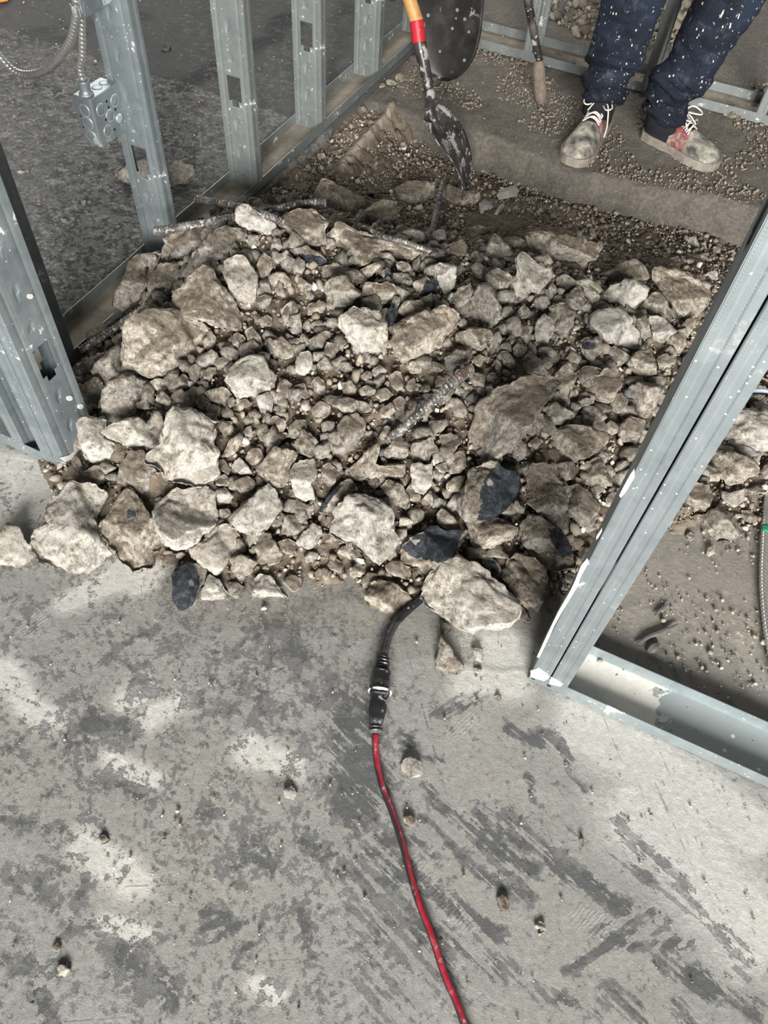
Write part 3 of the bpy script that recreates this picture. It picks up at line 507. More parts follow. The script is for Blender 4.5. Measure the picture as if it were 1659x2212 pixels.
ROCKS = """
A|tall mottled block|tall mottled block of broken concrete leaning at the left edge of the pile||430,600 540,560 660,540 650,600 600,680 560,780 520,900 480,990 400,970 320,930 305,890 340,800 400,720
A|flat-faced block|flat-faced grey-tan concrete block wedged behind the rusty rebar on the left|back|640,625 700,620 760,625 820,625 835,680 770,740 800,790 700,860 600,920 525,945 530,890 580,780 610,690
A|brown lump under the rebar end|brown lumpy chunk lying under the cut rebar end at the back left||680,430 780,400 860,340 950,310 1040,350 1010,400 960,470 900,540 860,600 800,640 740,620 720,500
A|||lift|670,510 740,455 820,480 860,530 820,600 740,620 660,590
A|long steep slab|long steep slab of concrete sloping down from the crumbly peak||1050,370 1130,340 1200,370 1280,390 1240,470 1120,560 980,640 900,720 820,780 770,740 830,670 900,580 950,480
A|crumbly peak|pale crumbly chunk standing as the peak of the pile between the rebars|lift,pale|1190,250 1240,200 1290,215 1350,260 1430,300 1480,360 1520,430 1420,420 1330,390 1230,370 1190,320
A|big triangular chunk|big triangular tan chunk with its point down, left of centre|lift|750,830 830,770 900,700 960,645 1020,690 1080,790 1130,840 1190,920 1220,990 1225,1110 1130,1090 1000,1040 870,1000 790,980 745,900
A|upright white-edged slab|upright narrow slab with a grey face and a white edge beside the triangular chunk|pale|1110,610 1180,560 1250,580 1290,650 1340,720 1330,830 1320,980 1260,990 1220,930 1170,860 1130,760 1100,690
A||||1340,640 1390,545 1450,590 1450,660 1410,775 1370,720
A||||1420,730 1480,690 1540,690 1585,740 1580,800 1500,800 1430,770
A|great left block|largest squarish concrete block at the left of the pile, with a pale flake on top||460,1010 560,970 740,965 870,1020 960,1060 1010,1120 960,1160 960,1260 920,1330 830,1370 700,1370 650,1430 540,1410 410,1400 370,1390 390,1280 410,1160 400,1080
A|pale flake|pale flat flake of concrete lying on top of the great left block|lift2,pale,thin|600,1160 650,1110 790,1050 825,1080 820,1140 680,1240
A|flat shard by the track|long flat shard lying between the rusty rebar and the left wall track||115,1120 220,1070 350,1020 400,1040 330,1090 240,1140 130,1200
A||||230,1310 350,1200 385,1200 365,1370 420,1425 330,1470 250,1530 200,1450 165,1390
A|sharp chunk beside the left stud|sharp-topped tan chunk touching the left double stud||60,1530 180,1440 240,1480 250,1540 210,1600 220,1640 100,1659 80,1600
D|ridged block|ridged tan block with a sharp vertical edge, below the great left block||240,200 260,120 390,30 450,40 550,100 570,170 550,270 530,340 430,345 300,350 230,320
A|rounded pale boulder|rounded pale boulder sitting alone among gravel right of the great left block|pale|1110,1470 1160,1360 1230,1300 1330,1280 1400,1310 1430,1390 1470,1450 1440,1540 1340,1560 1220,1590 1170,1540
A||||970,1550 1100,1510 1150,1540 1180,1600 1130,1640 1010,1610
A||||1460,1600 1500,1480 1550,1455 1590,1500 1580,1590 1510,1630
A|||pale|1520,960 1590,890 1640,930 1630,1010 1570,1080 1520,1050
A||||1440,1190 1520,1150 1590,1220 1610,1290 1530,1320 1440,1280
A||||1250,1110 1310,1080 1370,1160 1390,1230 1320,1250 1290,1200
A||||965,1170 1010,1110 1050,1160 1040,1220 990,1260 960,1220
A||||1140,1170 1200,1120 1260,1160 1250,1210 1150,1220
A|white hooked piece|small white hooked piece right of the crumbly peak|pale|1450,590 1560,530 1600,590 1650,620 1640,650 1540,620 1460,640
B|dark slate-faced slab|thin slab with a dark slate-grey underside near the top of the pile|dark=90,560 200,560 290,570 355,610 340,640 260,650 180,620|80,530 200,505 290,550 355,610 340,640 260,650 180,620
A||||1005,240 1060,210 1130,250 1120,290 1010,300
A|||soil|1310,200 1370,150 1440,130 1510,200 1470,240 1340,230
B|grey flat slab at the back|grey flat-topped slab lying at the back of the pile near the shovel|soil|290,60 330,20 430,70 560,130 680,190 600,280 560,310 500,320 440,270 340,240 250,180
B|||soil|40,290 150,240 230,245 320,290 350,350 330,380 350,460 330,500 200,500 100,420 30,350
B|||soil|370,290 440,270 540,340 530,370 420,330 380,370 350,380
B|hollowed brown chunk|brown chunk with a hollow in its face behind the pile ridge|lift,soil|540,360 610,250 740,180 850,190 855,280 820,340 700,350 600,385
B|pale spotted chunk|pale spotted chunk just below the tip of the shovel blade|lift|840,90 940,50 1090,45 1140,80 1110,150 1020,210 940,250 880,220
B|dusty flake|thin dusty flake of concrete under the point of the shovel|soil,thin|1175,130 1230,60 1330,110 1440,110 1445,170 1400,200 1290,215 1200,170
B|long pitted ridge|long pitted brown mass forming the back ridge under a thin rebar|soil|350,420 450,330 560,390 700,430 900,490 1040,540 1040,580 1000,620 900,600 800,580 720,600 640,650 580,640 440,620 470,530 360,480
B||||590,870 620,780 700,770 840,770 860,830 800,900 690,940 640,900
B|blocky greenish chunk|blocky greenish-grey chunk above the heart-shaped chunk|lift|325,790 380,730 500,715 540,770 590,850 540,900 460,960 390,990 350,960 355,860
B|heart-shaped chunk|heart-shaped white chunk with crumbs in its hollow, in the middle of the pile|lift,pale|440,1020 550,950 620,960 720,980 780,1060 800,1130 770,1260 690,1330 600,1300 550,1250 500,1150 440,1080
B|potato-shaped boulder|large potato-shaped tan boulder right of the heart-shaped chunk|lift|820,1170 850,1060 960,1010 1080,980 1180,920 1260,960 1300,1020 1270,1120 1200,1200 1120,1260 1000,1310 900,1320 850,1260
B|||lift2|860,970 920,900 1020,900 1080,960 1030,1020 910,1010
B|upright triangle|pale triangular piece standing on its point near the middle of the ridge|lift,pale|1130,650 1160,620 1280,650 1270,760 1215,870 1170,800
B|dark pyramid|dark grey pyramid-shaped stone left of the upright triangle|dark=1050,760 1100,740 1150,780 1120,840 1020,870|960,760 1060,730 1150,780 1120,840 1020,870 980,820
B|round-faced chunk|round-faced pale chunk right of centre beside the potato-shaped boulder|lift|1380,860 1450,790 1520,780 1570,900 1600,1010 1540,1080 1440,1070 1380,1000
B||||1250,890 1300,800 1380,770 1400,830 1370,930 1300,960
B|||soil|1270,1130 1400,1090 1550,1100 1540,1170 1400,1250 1290,1190
B||||1190,1300 1280,1240 1380,1260 1370,1310 1280,1380 1230,1390
B||||25,1000 90,890 140,920 145,1010 90,1070 30,1070
B||||215,950 300,890 350,920 320,980 220,1000
B||||220,1180 330,1110 410,1130 330,1190 310,1250 220,1245
B||||250,1260 330,1260 340,1195 400,1200 415,1300 330,1350 250,1310
B|||pale|130,1330 170,1260 235,1250 250,1370 200,1430 130,1410
B||||380,1330 460,1290 495,1310 480,1360 410,1370
B||||10,1510 60,1455 100,1500 80,1580 20,1625
B||||680,1390 730,1350 785,1390 750,1430 690,1440
B||||455,1490 520,1460 570,1530 540,1580 470,1560
B||||580,1530 640,1500 710,1530 690,1570 600,1580
B|black wedge|small blue-black wedge squeezed between the heart-shaped and potato-shaped boulders|dark=700,900 900,900 900,1100 700,1100|770,1060 790,960 830,920 860,960 850,1050 830,1090 780,1080
B|||soil|310,700 330,640 420,630 580,680 600,740 560,760 500,705 380,720 330,750
B||||580,680 640,650 720,610 740,640 650,740 600,730
B||||1400,1300 1450,1280 1500,1310 1450,1370 1410,1350
B|||soil|830,420 950,370 1060,410 1050,460 1010,480 900,450
B|||soil|1200,500 1320,455 1360,500 1340,580 1250,560
B|||soil|1180,480 1270,420 1280,450 1220,490
B|||soil|1340,390 1450,350 1530,400 1500,450 1380,460
B|||soil|1480,430 1590,400 1620,470 1560,520 1460,500
B|||dark=760,650 840,700 840,780 780,760|740,690 780,650 820,700 820,770 760,760
C|bright crumbly crest|bright white crumbly chunk on the crest, right of the upright triangle|lift,pale|205,270 255,215 340,270 400,330 465,320 460,400 380,515 310,480 290,560 200,580 130,560 130,500 200,430 220,380
C||||0,370 70,330 170,370 225,420 200,430 125,500 60,540 40,470 0,450
C|smooth-topped slab|large smooth-topped slab tilted at the back right, dark gap beneath it|lift,soil|280,80 400,70 560,90 720,130 820,170 800,240 740,300 730,380 600,340 470,300 360,250 320,190
C|||lift|330,250 440,225 480,290 460,320 380,300
C|||soil|780,380 950,330 960,290 1060,270 1140,320 1170,390 1120,430 1040,410 880,460
C|squared corner block|squared block with a flat tan top beside the right double stud, far side|lift|1205,340 1250,325 1400,360 1630,460 1600,520 1550,620 1480,690 1390,680 1340,620 1300,560 1250,470 1200,430
C|white sawn-faced chunk|rough white chunk with one smooth painted face, left of the squared corner block|lift,pale|840,520 900,460 1000,420 1060,410 1170,470 1150,540 1050,630 1000,630 950,590 890,580
C||||1120,600 1190,510 1240,495 1290,560 1370,720 1280,690 1220,650 1120,650
C|broad pale chunk|broad pale chunk with an embedded tan pebble, right side of the pile|lift,pale|740,700 780,650 880,625 980,640 1050,690 1080,790 1120,880 1080,910 960,900 850,850 790,770 750,760
C||||570,520 640,470 690,490 735,570 700,620 630,630 570,590
C||||690,450 740,450 820,530 800,590 740,580 700,490
C||||480,590 570,580 630,640 620,770 580,855 520,830 490,780 500,680 450,620
C|||pale|370,700 420,660 480,690 480,800 420,890 350,880 360,790
C||||365,905 460,890 530,960 530,1010 440,1000 380,960
C||||235,1020 320,930 400,1000 465,1100 380,1100 240,1060
C|||soil|1070,700 1160,665 1180,780 1190,860 1110,830
C|blue-grey split stone|split stone with smooth blue-grey faces right of the broad pale chunk|pale|1165,675 1240,670 1300,710 1360,780 1300,860 1200,870 1190,780
C||||1380,760 1440,700 1520,690 1480,770 1440,830
C|||soil|1290,860 1350,800 1420,820 1440,870 1380,960 1320,930
C|sharp pale wedge|sharp pale wedge above a dark hollow near the right double stud|lift|1010,1000 1100,920 1190,900 1200,1000 1240,1130 1130,1150 1060,1090
C|cream split boulder|cream split boulder with a bright right face, right of centre||680,1180 760,1110 860,1060 940,1080 970,1180 900,1280 860,1340 800,1320 750,1260
C|||soil|640,1080 720,1030 850,1055 760,1105 690,1160
C|brown block by the right stud|brown rough block half hidden by the right double stud|soil|1010,1200 1100,1150 1250,1170 1270,1200 1220,1310 1150,1410 1060,1360 1010,1280
C||||520,1060 600,990 640,1100 600,1240 580,1330 480,1300 500,1180 490,1100
F|big tilted slab|biggest smooth grey slab, tilted, running down right of the thick rebar|lift|265,66 380,-16 597,-116 746,-133 862,-66 780,33 713,116 630,249 530,349 391,474 298,458 215,382 215,265 265,166
C||||870,910 930,890 1040,960 1000,1010 920,1040 890,980
C|||dark=690,860 800,860 760,920 690,900|670,860 720,830 830,840 830,920 770,980 740,1000 680,930
C||||690,1330 780,1320 870,1390 860,1410 740,1450 700,1410
C|||pale|640,1290 720,1260 775,1270 770,1310 650,1320
C||||420,1430 430,1320 500,1290 560,1330 655,1370 560,1440 460,1500
F|granular oval boulder|granular oval boulder right of the big tilted slab|lift|750,390 850,250 960,230 1060,240 1220,310 1180,400 1080,440 960,490 870,490 780,430
C||||890,1340 900,1250 970,1215 1010,1270 1010,1360 930,1370
C||||940,1460 1040,1390 1160,1430 1080,1600 960,1560
C||||270,1500 350,1380 410,1370 410,1470 300,1535
C||||120,880 180,800 205,850 150,910
C||||190,900 230,860 290,920 260,970 200,960
C||||90,930 150,920 220,1010 180,1060 130,1020
C||||420,520 470,420 500,460 500,540 440,560
C|||soil|500,400 580,370 640,420 720,400 800,430 840,500 790,520 700,450 600,470 560,520 510,480
C||||220,640 270,590 320,640 290,690 230,690
C|||soil|130,110 220,100 280,130 300,200 240,210 140,150
C|||soil|0,190 60,80 110,120 180,200 210,230 100,290 0,280
C|pale shard by the stud|small pale shard on the dirt against the far side of the right double stud|pale,thin|1540,400 1600,355 1659,350 1659,420 1600,430
D|grey-backed bowl chunk|pale bowl-shaped chunk against the foot of the left double stud|pale|60,370 90,330 170,350 280,360 250,440 300,510 440,570 440,600 380,650 260,670 190,660 130,610 90,530
D|white speckled cap|white speckled chunk resting on the bowl-shaped one by the left stud|lift,pale|240,440 300,380 360,370 420,350 490,340 560,370 645,410 640,480 600,540 520,560 440,560 300,500
D|great white boulder|great white rough boulder at the lower left with crumbs on its shoulder|lift,pale|650,430 700,320 760,270 880,290 970,350 1080,380 1030,430 1030,530 1060,590 1060,720 1010,780 900,815 790,800 700,770 620,700 540,660 560,590 640,530
D|||back|380,680 440,590 530,570 560,670 620,730 700,800 660,880 610,930 530,930 470,860 400,820 340,790
D||||50,790 150,700 360,670 300,750 230,820 130,830 20,850
G|forked front-left chunk|big forked chunk with a dark slot across it at the front left|pale|320,1060 380,920 490,860 500,680 560,590 740,460 860,460 980,470 1060,530 1110,590 1060,680 980,780 990,900 1040,960 1110,1060 1160,1130 1080,1200 1060,1270 900,1350 760,1350 640,1330 560,1290 400,1240
G|bright end chunk|bright crumbly chunk at the far left end of the pile, cut by the frame|pale|0,960 60,880 200,860 250,1030 310,1080 390,1240 300,1280 150,1300 0,1280 -80,1200 -100,1050
D|dark-veined block|dark-veined block standing on the plastered floor, right of the forked chunk|dark=400,1000 470,1000 480,1050 420,1060|230,1130 290,1010 330,900 400,850 490,880 530,960 570,1060 620,1120 680,1200 660,1280 600,1310 600,1400 460,1440 400,1380 320,1290 270,1210
D|white blocky chunk|white blocky chunk with a squared front edge, front left|pale|610,960 700,900 760,840 880,860 980,850 1040,900 1050,1060 1040,1110 950,1170 900,1230 780,1285 690,1240 640,1150 610,1020
D||chunk with a white lower lip below the white blocky chunk|pale|870,1300 960,1190 1060,1120 1150,1110 1220,1180 1220,1290 1130,1350 1080,1440 1030,1440 950,1380 890,1350
D|pale five-sided chunk|pale five-sided chunk right of the white blocky chunk|lift,pale|1150,1050 1240,960 1430,810 1480,880 1530,1000 1450,1110 1330,1180 1210,1130 1160,1100
D||||1160,1350 1230,1320 1335,1370 1320,1440 1210,1540 1160,1480
D|||pale|950,1570 1000,1450 1080,1510 1140,1610 1060,1650 960,1640
D||||1120,1520 1200,1510 1260,1560 1200,1640 1140,1600
D|front crumb chunk|low pale chunk at the very front edge, right of the black oval piece|pale|1300,1520 1370,1460 1440,1480 1500,1570 1575,1640 1450,1650 1310,1659
D|black oval piece|black oval slate-like piece standing on edge at the front left of the pile|dark=700,1300 890,1380 925,1450 930,1540 890,1650 860,1740 700,1740|735,1480 760,1420 860,1380 980,1400 960,1500 930,1600 880,1680 830,1720 780,1720 740,1640
D||||1340,1280 1370,1170 1440,1170 1480,1260 1540,1330 1500,1390 1400,1430 1350,1360
D||||1480,1240 1560,1200 1640,1240 1600,1320 1540,1310
E||||20,980 60,870 170,865 210,940 140,1020 20,1010
D||||1540,940 1620,920 1700,960 1690,1020 1590,1020
D||crumb-topped chunk in the gravel right of the great white boulder||1340,700 1400,640 1470,560 1560,570 1640,600 1590,700 1570,800 1530,860 1440,820 1350,770
D||||1260,640 1290,560 1370,560 1390,640 1330,690
D|||pale|1155,690 1220,620 1280,690 1320,750 1230,750
D||||1065,650 1110,635 1150,710 1140,750 1080,710
D|||pale|1050,860 1110,840 1180,910 1130,960 1060,940
D||||1045,770 1110,745 1160,790 1130,830 1050,820
D||||1105,590 1150,500 1240,430 1240,500 1170,620 1110,620
D||||1240,370 1290,300 1325,340 1290,410
D|||pale|1340,190 1420,150 1460,200 1450,290 1410,340 1360,270
D||||1170,240 1260,200 1320,245 1260,270
D||||895,200 960,175 1010,220 970,270 910,240
D||||1170,790 1280,760 1330,800 1320,850 1230,880 1180,830
D||||1063,1000 1140,990 1170,1040 1100,1080
E|long flat shard|long flat pale shard lying across the gravel in the middle||320,50 350,10 500,30 620,60 690,110 680,150 540,150 440,110
E|pear-shaped stone|pear-shaped pale stone in the middle of the gravel, left of the thick rebar|lift|425,240 480,160 570,150 625,200 630,300 570,360 520,420 470,370 440,300
E||||240,110 300,50 380,90 370,150 300,190 250,160
E||||70,250 130,190 200,190 205,250 130,290 90,310
E||||130,340 180,260 240,290 310,390 250,460 170,430
E|||pale|100,570 160,470 260,480 280,600 240,640 270,760 170,770 100,700
E||||310,530 370,495 420,540 420,620 370,690 330,640
E||||385,330 440,320 500,400 490,445 400,440
E|crumb-filled split slab|split slab with crumbs lying in it, above the big white-faced boulder||505,560 560,500 620,430 730,330 735,400 680,480 800,560 900,490 920,540 900,610 760,600 640,620 540,620
E||||790,380 870,290 940,370 930,430 880,480 820,460
E|||pale|960,500 1040,520 1110,500 1100,640 1060,720 990,700 960,620
E||||960,360 1000,350 1060,330 1100,300 1150,410 1100,440 1080,490 970,490 950,430
E||||1160,300 1240,280 1310,330 1280,400 1210,480 1170,420
E||||1220,480 1290,415 1340,420 1350,520 1290,580 1230,570
E||||730,660 790,620 880,650 950,780 920,820 850,800 780,720
E||slab on edge with a smooth dark side, left of the orange-stained boulder|dark=290,840 350,750 440,640 460,660 350,800 310,860|290,840 350,750 440,650 510,610 560,660 520,730 430,810 390,880 320,880
E|orange-stained boulder|big pale boulder with a small orange stain and a shaded grey left face, front centre|lift,pale|395,940 410,830 500,750 620,730 740,770 820,850 815,950 860,1050 840,1110 720,1215 640,1170 540,1090 400,1000
E|coal-black boulder|coal-black flat-faced boulder with a tan lower rim, front centre|lift,dark=900,1110 950,1050 1020,990 1140,940 1220,980 1330,980 1290,1060 1265,1190 1180,1210 1080,1190 960,1170|880,1160 920,1060 1020,1000 1140,950 1200,980 1330,990 1330,1040 1280,1110 1270,1180 1180,1220 1080,1280 950,1260
E||small tan wedge balanced on the coal-black boulder|lift2|1140,860 1180,820 1260,880 1310,960 1280,1000 1200,970 1145,920
E|||dark=1100,680 1150,740 1110,800|1030,770 1100,680 1150,740 1110,800 1050,810
E||||1200,650 1270,600 1340,590 1310,720 1230,730
E||||1130,520 1200,495 1220,550 1180,580 1130,560
E|||pale|130,1060 205,980 250,930 310,950 320,1020 230,1110 150,1090
E||||35,830 70,750 150,770 200,850 80,860
E||||190,880 200,800 260,780 265,830 210,890
E||||510,1290 560,1220 635,1205 620,1290 550,1335
E||smooth oval pebble-like stone in front of the orange-stained boulder|smooth|600,1340 640,1280 715,1290 690,1380 620,1425
E||||770,1230 830,1190 900,1210 960,1290 940,1335 830,1310 780,1270
E||||745,1290 790,1280 830,1320 790,1350
E|front wedge by the cable|wedge-shaped chunk with a flat front face just left of the black cable||620,1480 680,1350 730,1335 850,1370 930,1430 970,1490 900,1580 860,1610 740,1600 650,1540
I|great front boulder|great pale pointed boulder at the front of the pile where the black cable goes under|pale,lift|680,330 760,210 860,120 970,100 1100,150 1220,210 1320,310 1380,400 1445,490 1430,540 1380,570 1250,620 1080,630 960,600 840,540 730,460
I||sliver at the right tip of the great front boulder||1455,450 1500,500 1540,600 1480,580 1400,560 1440,540
E||||520,1110 580,1130 620,1190 570,1215 530,1170
E||||320,1000 390,1010 430,1060 390,1080 330,1040
E||||645,620 700,600 730,640 700,680 660,670
E||||890,590 930,590 930,640 900,680 870,640
E||||920,690 960,640 1020,740 1020,790 930,760
F|two-toned boulder|two-toned boulder, tan on the left and blue-black on the right, right of centre|lift,dark=350,560 420,490 560,480 600,660 560,760 470,860 400,900 260,920 300,800 290,720|150,790 170,680 220,570 310,490 400,480 470,540 560,570 580,660 560,740 470,830 390,890 230,910 160,880
F|leaf-shaped slab|long leaf-shaped slab with a white tip right of the two-toned boulder|lift|630,590 670,520 820,510 850,600 900,700 900,830 930,960 940,1010 890,1020 800,930 700,850 640,780 630,680
F||||930,680 980,650 1060,690 1130,770 1140,880 1080,960 990,950 930,830
F||||835,500 960,490 980,560 960,620 880,620
F||||990,560 1060,490 1140,460 1200,560 1240,660 1100,670 1010,620
F||flat brown chunk below the two-toned boulder||180,900 290,900 430,900 550,960 520,1050 400,1080 340,1130 240,1100 200,980
F|dark-patched boulder|boulder with one blue-black patch on its upper right face, beside the right stud|lift,dark=780,980 860,960 960,1080 975,1160 880,1170 800,1070|590,950 620,860 690,860 790,940 900,1040 975,1170 970,1230 880,1280 760,1240 640,1130 580,1040
F|cube-like tan chunk|cube-like tan chunk between the great front boulder and the right stud||460,1300 480,1180 560,1160 680,1190 760,1270 770,1400 720,1560 620,1510 520,1440
F|||dark=320,1180 390,1200 440,1300 380,1290|290,1200 340,1150 420,1220 460,1310 440,1340 330,1240
F||||530,350 580,280 640,320 590,380
F||||600,270 650,190 720,140 740,200 740,260 630,310
F||||620,370 690,310 730,350 690,400
F||||590,560 615,520 650,550 620,600
F|||dark=380,420 600,420 600,540 380,540,thin|390,470 440,440 560,490 540,520 420,480
H|white-flanked boulder|boulder with a bright white right flank, behind the right double stud|pale|1030,1150 1060,1080 1120,1030 1200,1000 1300,1020 1400,1040 1400,1250 1280,1270 1160,1240 1060,1200
H|red-marked chunk|flat-topped chunk with a red paint mark, right of the right double stud||930,1310 1010,1260 1100,1270 1220,1300 1290,1380 1180,1470 1080,1470 1040,1400
H||||880,1420 920,1320 1035,1400 1020,1460 890,1470
H||||1250,1430 1340,1340 1450,1350 1450,1470 1280,1480
H||||790,1560 860,1460 970,1480 985,1560 930,1630 850,1640 780,1600
H|||pale|1040,1510 1100,1530 1195,1500 1180,1590 1120,1620 1050,1570
H|front slab right of the stud|broad tan slab at the front of the rubble right of the double stud||790,1730 860,1670 1050,1630 1110,1700 1160,1790 1100,1830 970,1820 900,1760
H||||665,1760 720,1640 780,1640 740,1720 700,1770
H||white crumb lying in front of the broad tan slab right of the stud|pale|940,1920 960,1870 1000,1860 1005,1900 970,1930
H||||810,1800 850,1770 880,1810 850,1830
H|||pale|1100,1250 1150,1220 1240,1250 1280,1290 1220,1300
H||||1200,1500 1260,1485 1330,1520 1240,1540
I|loose shard on the floor|loose triangular shard on the plastered floor below the great front boulder|floor|810,640 830,700 900,780 960,870 1030,950 970,990 850,980 800,940 820,800
I||cracked white lump on the floor right of the loose triangular shard|floor,pale|1070,800 1160,790 1165,900 1110,910 1090,860
I||tiny white lump on the floor below the cracked white lump|floor,pale|1090,950 1160,950 1150,1000 1100,1000
I||||820,600 880,590 915,640 880,690 830,660
I||small brown crumb lying on the plaster right of the cable plug|floor|1250,1170 1290,1150 1315,1190 1270,1205
J|crumbly white lump beside the red cord|crumbly white lump on the floor just right of the red cord's plug end|floor,pale|74,290 110,270 160,290 165,350 110,360 70,320
J||brown pitted stone on the floor right of the red cord|floor|485,880 510,865 540,880 538,930 500,940
J||small white stone below the brown pitted stone on the floor|floor,pale|650,1000 670,980 695,990 695,1025 665,1030
J||small grey crumb standing alone on the bare plaster at the right|floor|845,615 862,620 862,655 848,655
J||||1190,20 1200,20 1200,28 1190,28
J||brown crumb beside the red cord halfway down|floor|80,530 110,520 135,545 115,575 90,565
L|white lump left of the cord|flat white lump pressed into the plaster left of the red cord|floor,pale|1225,410 1260,395 1285,430 1270,455 1230,445
L||small brown stone in the left part of the plastered floor|floor|425,615 455,605 475,635 445,648
L||jagged white lump in the plaster at the lower left|floor,pale|240,1180 270,1165 305,1190 280,1220 245,1215
L||pale lump with a dark crumb in the lower left plaster|floor|225,1090 245,1070 265,1090 255,1110 232,1108
Z|back-left boulder|large knobbly boulder lying alone on the dark floor behind the stud with the box|floor,pale,lift2|710,1040 740,1000 820,960 1000,955 1080,960 1160,990 1140,1060 1090,1130 1020,1135 890,1090 770,1100 720,1080
Z||tan crumb on the dark floor left of the box stud|floor|220,1210 240,1195 245,1225 228,1230
Z||thin white flake on the dark floor left of the box stud|floor,pale,thin|480,1200 515,1195 510,1235 495,1225
Z||white crumb on the dark floor near the left edge|floor,pale,thin|105,1020 140,1015 145,1038 110,1040
Z||brown crumb on the dark floor above the left edge of the pile|floor|362,1305 398,1300 395,1335 370,1330
Z||small brown clod on the dark floor between the first two studs|floor|950,285 1000,275 1030,290 990,308
K|stone at the back track|rounded stone with a pale side beside the back wall track, right of the shoes|floor|1385,670 1440,640 1480,635 1480,700 1450,725 1400,710
K|||floor|1480,690 1495,690 1498,722 1478,725
K||small rounded stone in the dirt below the right shoe|floor|980,1310 1010,1295 1040,1340 1020,1360 985,1350
K|||floor,pale|835,1225 870,1205 885,1230 860,1255
K|||floor,pale|1130,1380 1180,1375 1185,1405 1140,1415
K|||floor,pale|1170,1420 1230,1415 1250,1480 1200,1500
K|||floor|1070,1550 1120,1530 1150,1580 1120,1600 1080,1585
K|||floor|1255,1450 1290,1455 1295,1500 1265,1505
K|||floor|1000,1460 1040,1450 1060,1480 1020,1505
K|||floor|1330,1470 1380,1480 1370,1520 1330,1515
K|||floor|1220,1530 1290,1510 1300,1560 1240,1570
M||brown stone against the left wall track near the fourth stud|floor|905,500 940,480 985,530 940,560 910,545
M|||floor|840,530 870,520 915,545 910,580 850,560
M|||floor|795,560 825,545 835,575 800,590
M|||floor,pale|630,890 655,880 665,925 640,935
M|||floor,pale|380,1025 420,1010 450,1045 390,1055
M|||floor,pale|515,1035 560,1025 575,1050 530,1065
M|||floor|480,1000 530,990 540,1020 490,1030
M|||floor|300,1095 330,1090 350,1120 320,1140
M|||floor|355,1170 400,1150 430,1190 400,1220 360,1200
M|||floor|440,1145 480,1135 495,1160 460,1170
M|||dark=720,1290 770,1280 750,1330,floor|700,1280 740,1250 775,1270 770,1310 720,1325
M|||floor|1480,1100 1520,1090 1530,1130 1490,1150
M|||floor,pale|1380,1060 1420,1070 1410,1100 1385,1100
M|||floor|1520,1170 1570,1155 1560,1195 1530,1195
"""
import re
GRP = 'broken concrete chunks of the rubble'
plist = []
for ln in ROCKS.strip().splitlines():
    tg, short, label, opts, pts = ln.split('|'); ox, oy, sc = ORG[tg]
    cv = lambda q: [(ox + float(a.split(',')[0]) / sc, oy + float(a.split(',')[1]) / sc) for a in q.split()]
    mdk = re.search(r'dark=([\d, \-]+?)(?:,(?=[a-z])|$)', opts); dk_ = cv(mdk.group(1)) if mdk else None
    fl_ = set(re.sub(r'dark=[\d, \-]+?(?:,(?=[a-z])|$)', '', opts).split(','))
    plist.append(dict(poly=cv(pts), short=short, label=label, dark=dk_, fl=fl_))
# idle mid-size stones between the named chunks
taken = np.zeros((1120, 860), bool)
def block(poly, grow=1.0):
    P = np.array(poly); c = P.mean(0); P = c + (P - c) * grow; x0, y0 = np.floor(P.min(0) / 2).astype(int) - 1; x1, y1 = np.ceil(P.max(0) / 2).astype(int) + 1
    x0, y0 = max(x0, 0), max(y0, 0); x1, y1 = min(x1, 859), min(y1, 1119)
    if x1 <= x0 or y1 <= y0: return
    gx, gy = np.meshgrid(np.arange(x0, x1) * 2, np.arange(y0, y1) * 2); taken[y0:y1, x0:x1] |= pip(gx, gy, P.tolist())
for p in plist: block(p['poly'], .97)
STUDPX = [(1135, 1480), (1590, 540), (1659, 400), (1659, 760), (1225, 1485)]
PILEPX = [(0, 1190), (110, 1050), (175, 950), (190, 800), (250, 680), (340, 560), (400, 480), (560, 430), (700, 420), (960, 500), (1100, 520), (1340, 580), (1560, 640), (1480, 800), (1300, 1150), (1200, 1320), (1000, 1330), (830, 1300), (740, 1240), (640, 1280), (450, 1270), (420, 1230), (230, 1210)]
fr = np.random.default_rng(77); extra = []
for rad_ in (19, 15, 12.5):
    for _ in range(2600):
        if len(plist) + len(extra) >= 300: break
        x, y = fr.uniform(150, 1640), fr.uniform(430, 1300)
        inside = pip(x, y, PILEPX) or (x > 1420 and 880 < y < 1150)
        if not inside or pip(x, y, STUDPX): continue
        rad = rad_ * fr.uniform(.9, 1.15); ii = slice(int((y - rad * .8) / 2), int((y + rad * .8) / 2) + 1), slice(int((x - rad * .8) / 2), int((x + rad * .8) / 2) + 1)
        if taken[ii].any(): continue
        k = fr.integers(5, 8); a = np.sort(fr.uniform(0, 6.283, k)) * .35 + np.arange(k) * 6.283 / k * .65; ra = rad * fr.uniform(.72, 1.2, k); asp = fr.uniform(.65, 1)
        ph = fr.uniform(0, 3.1); q = np.stack([np.cos(a) * ra, np.sin(a) * ra * asp], 1); q = q @ np.array([[math.cos(ph), -math.sin(ph)], [math.sin(ph), math.cos(ph)]])
        poly = [(x + u, y + v) for u, v in q]; extra.append(dict(poly=poly, short='', label='', dark=None, fl=set())); block(poly, .95)
taken[:] = False
for p in plist + extra: block(p['poly'], .84)
marks = [(np.array(p['poly']).mean(0), p['short'], np.ptp(np.array(p['poly']), axis=0).max()) for p in plist if p['short']]
used = set()
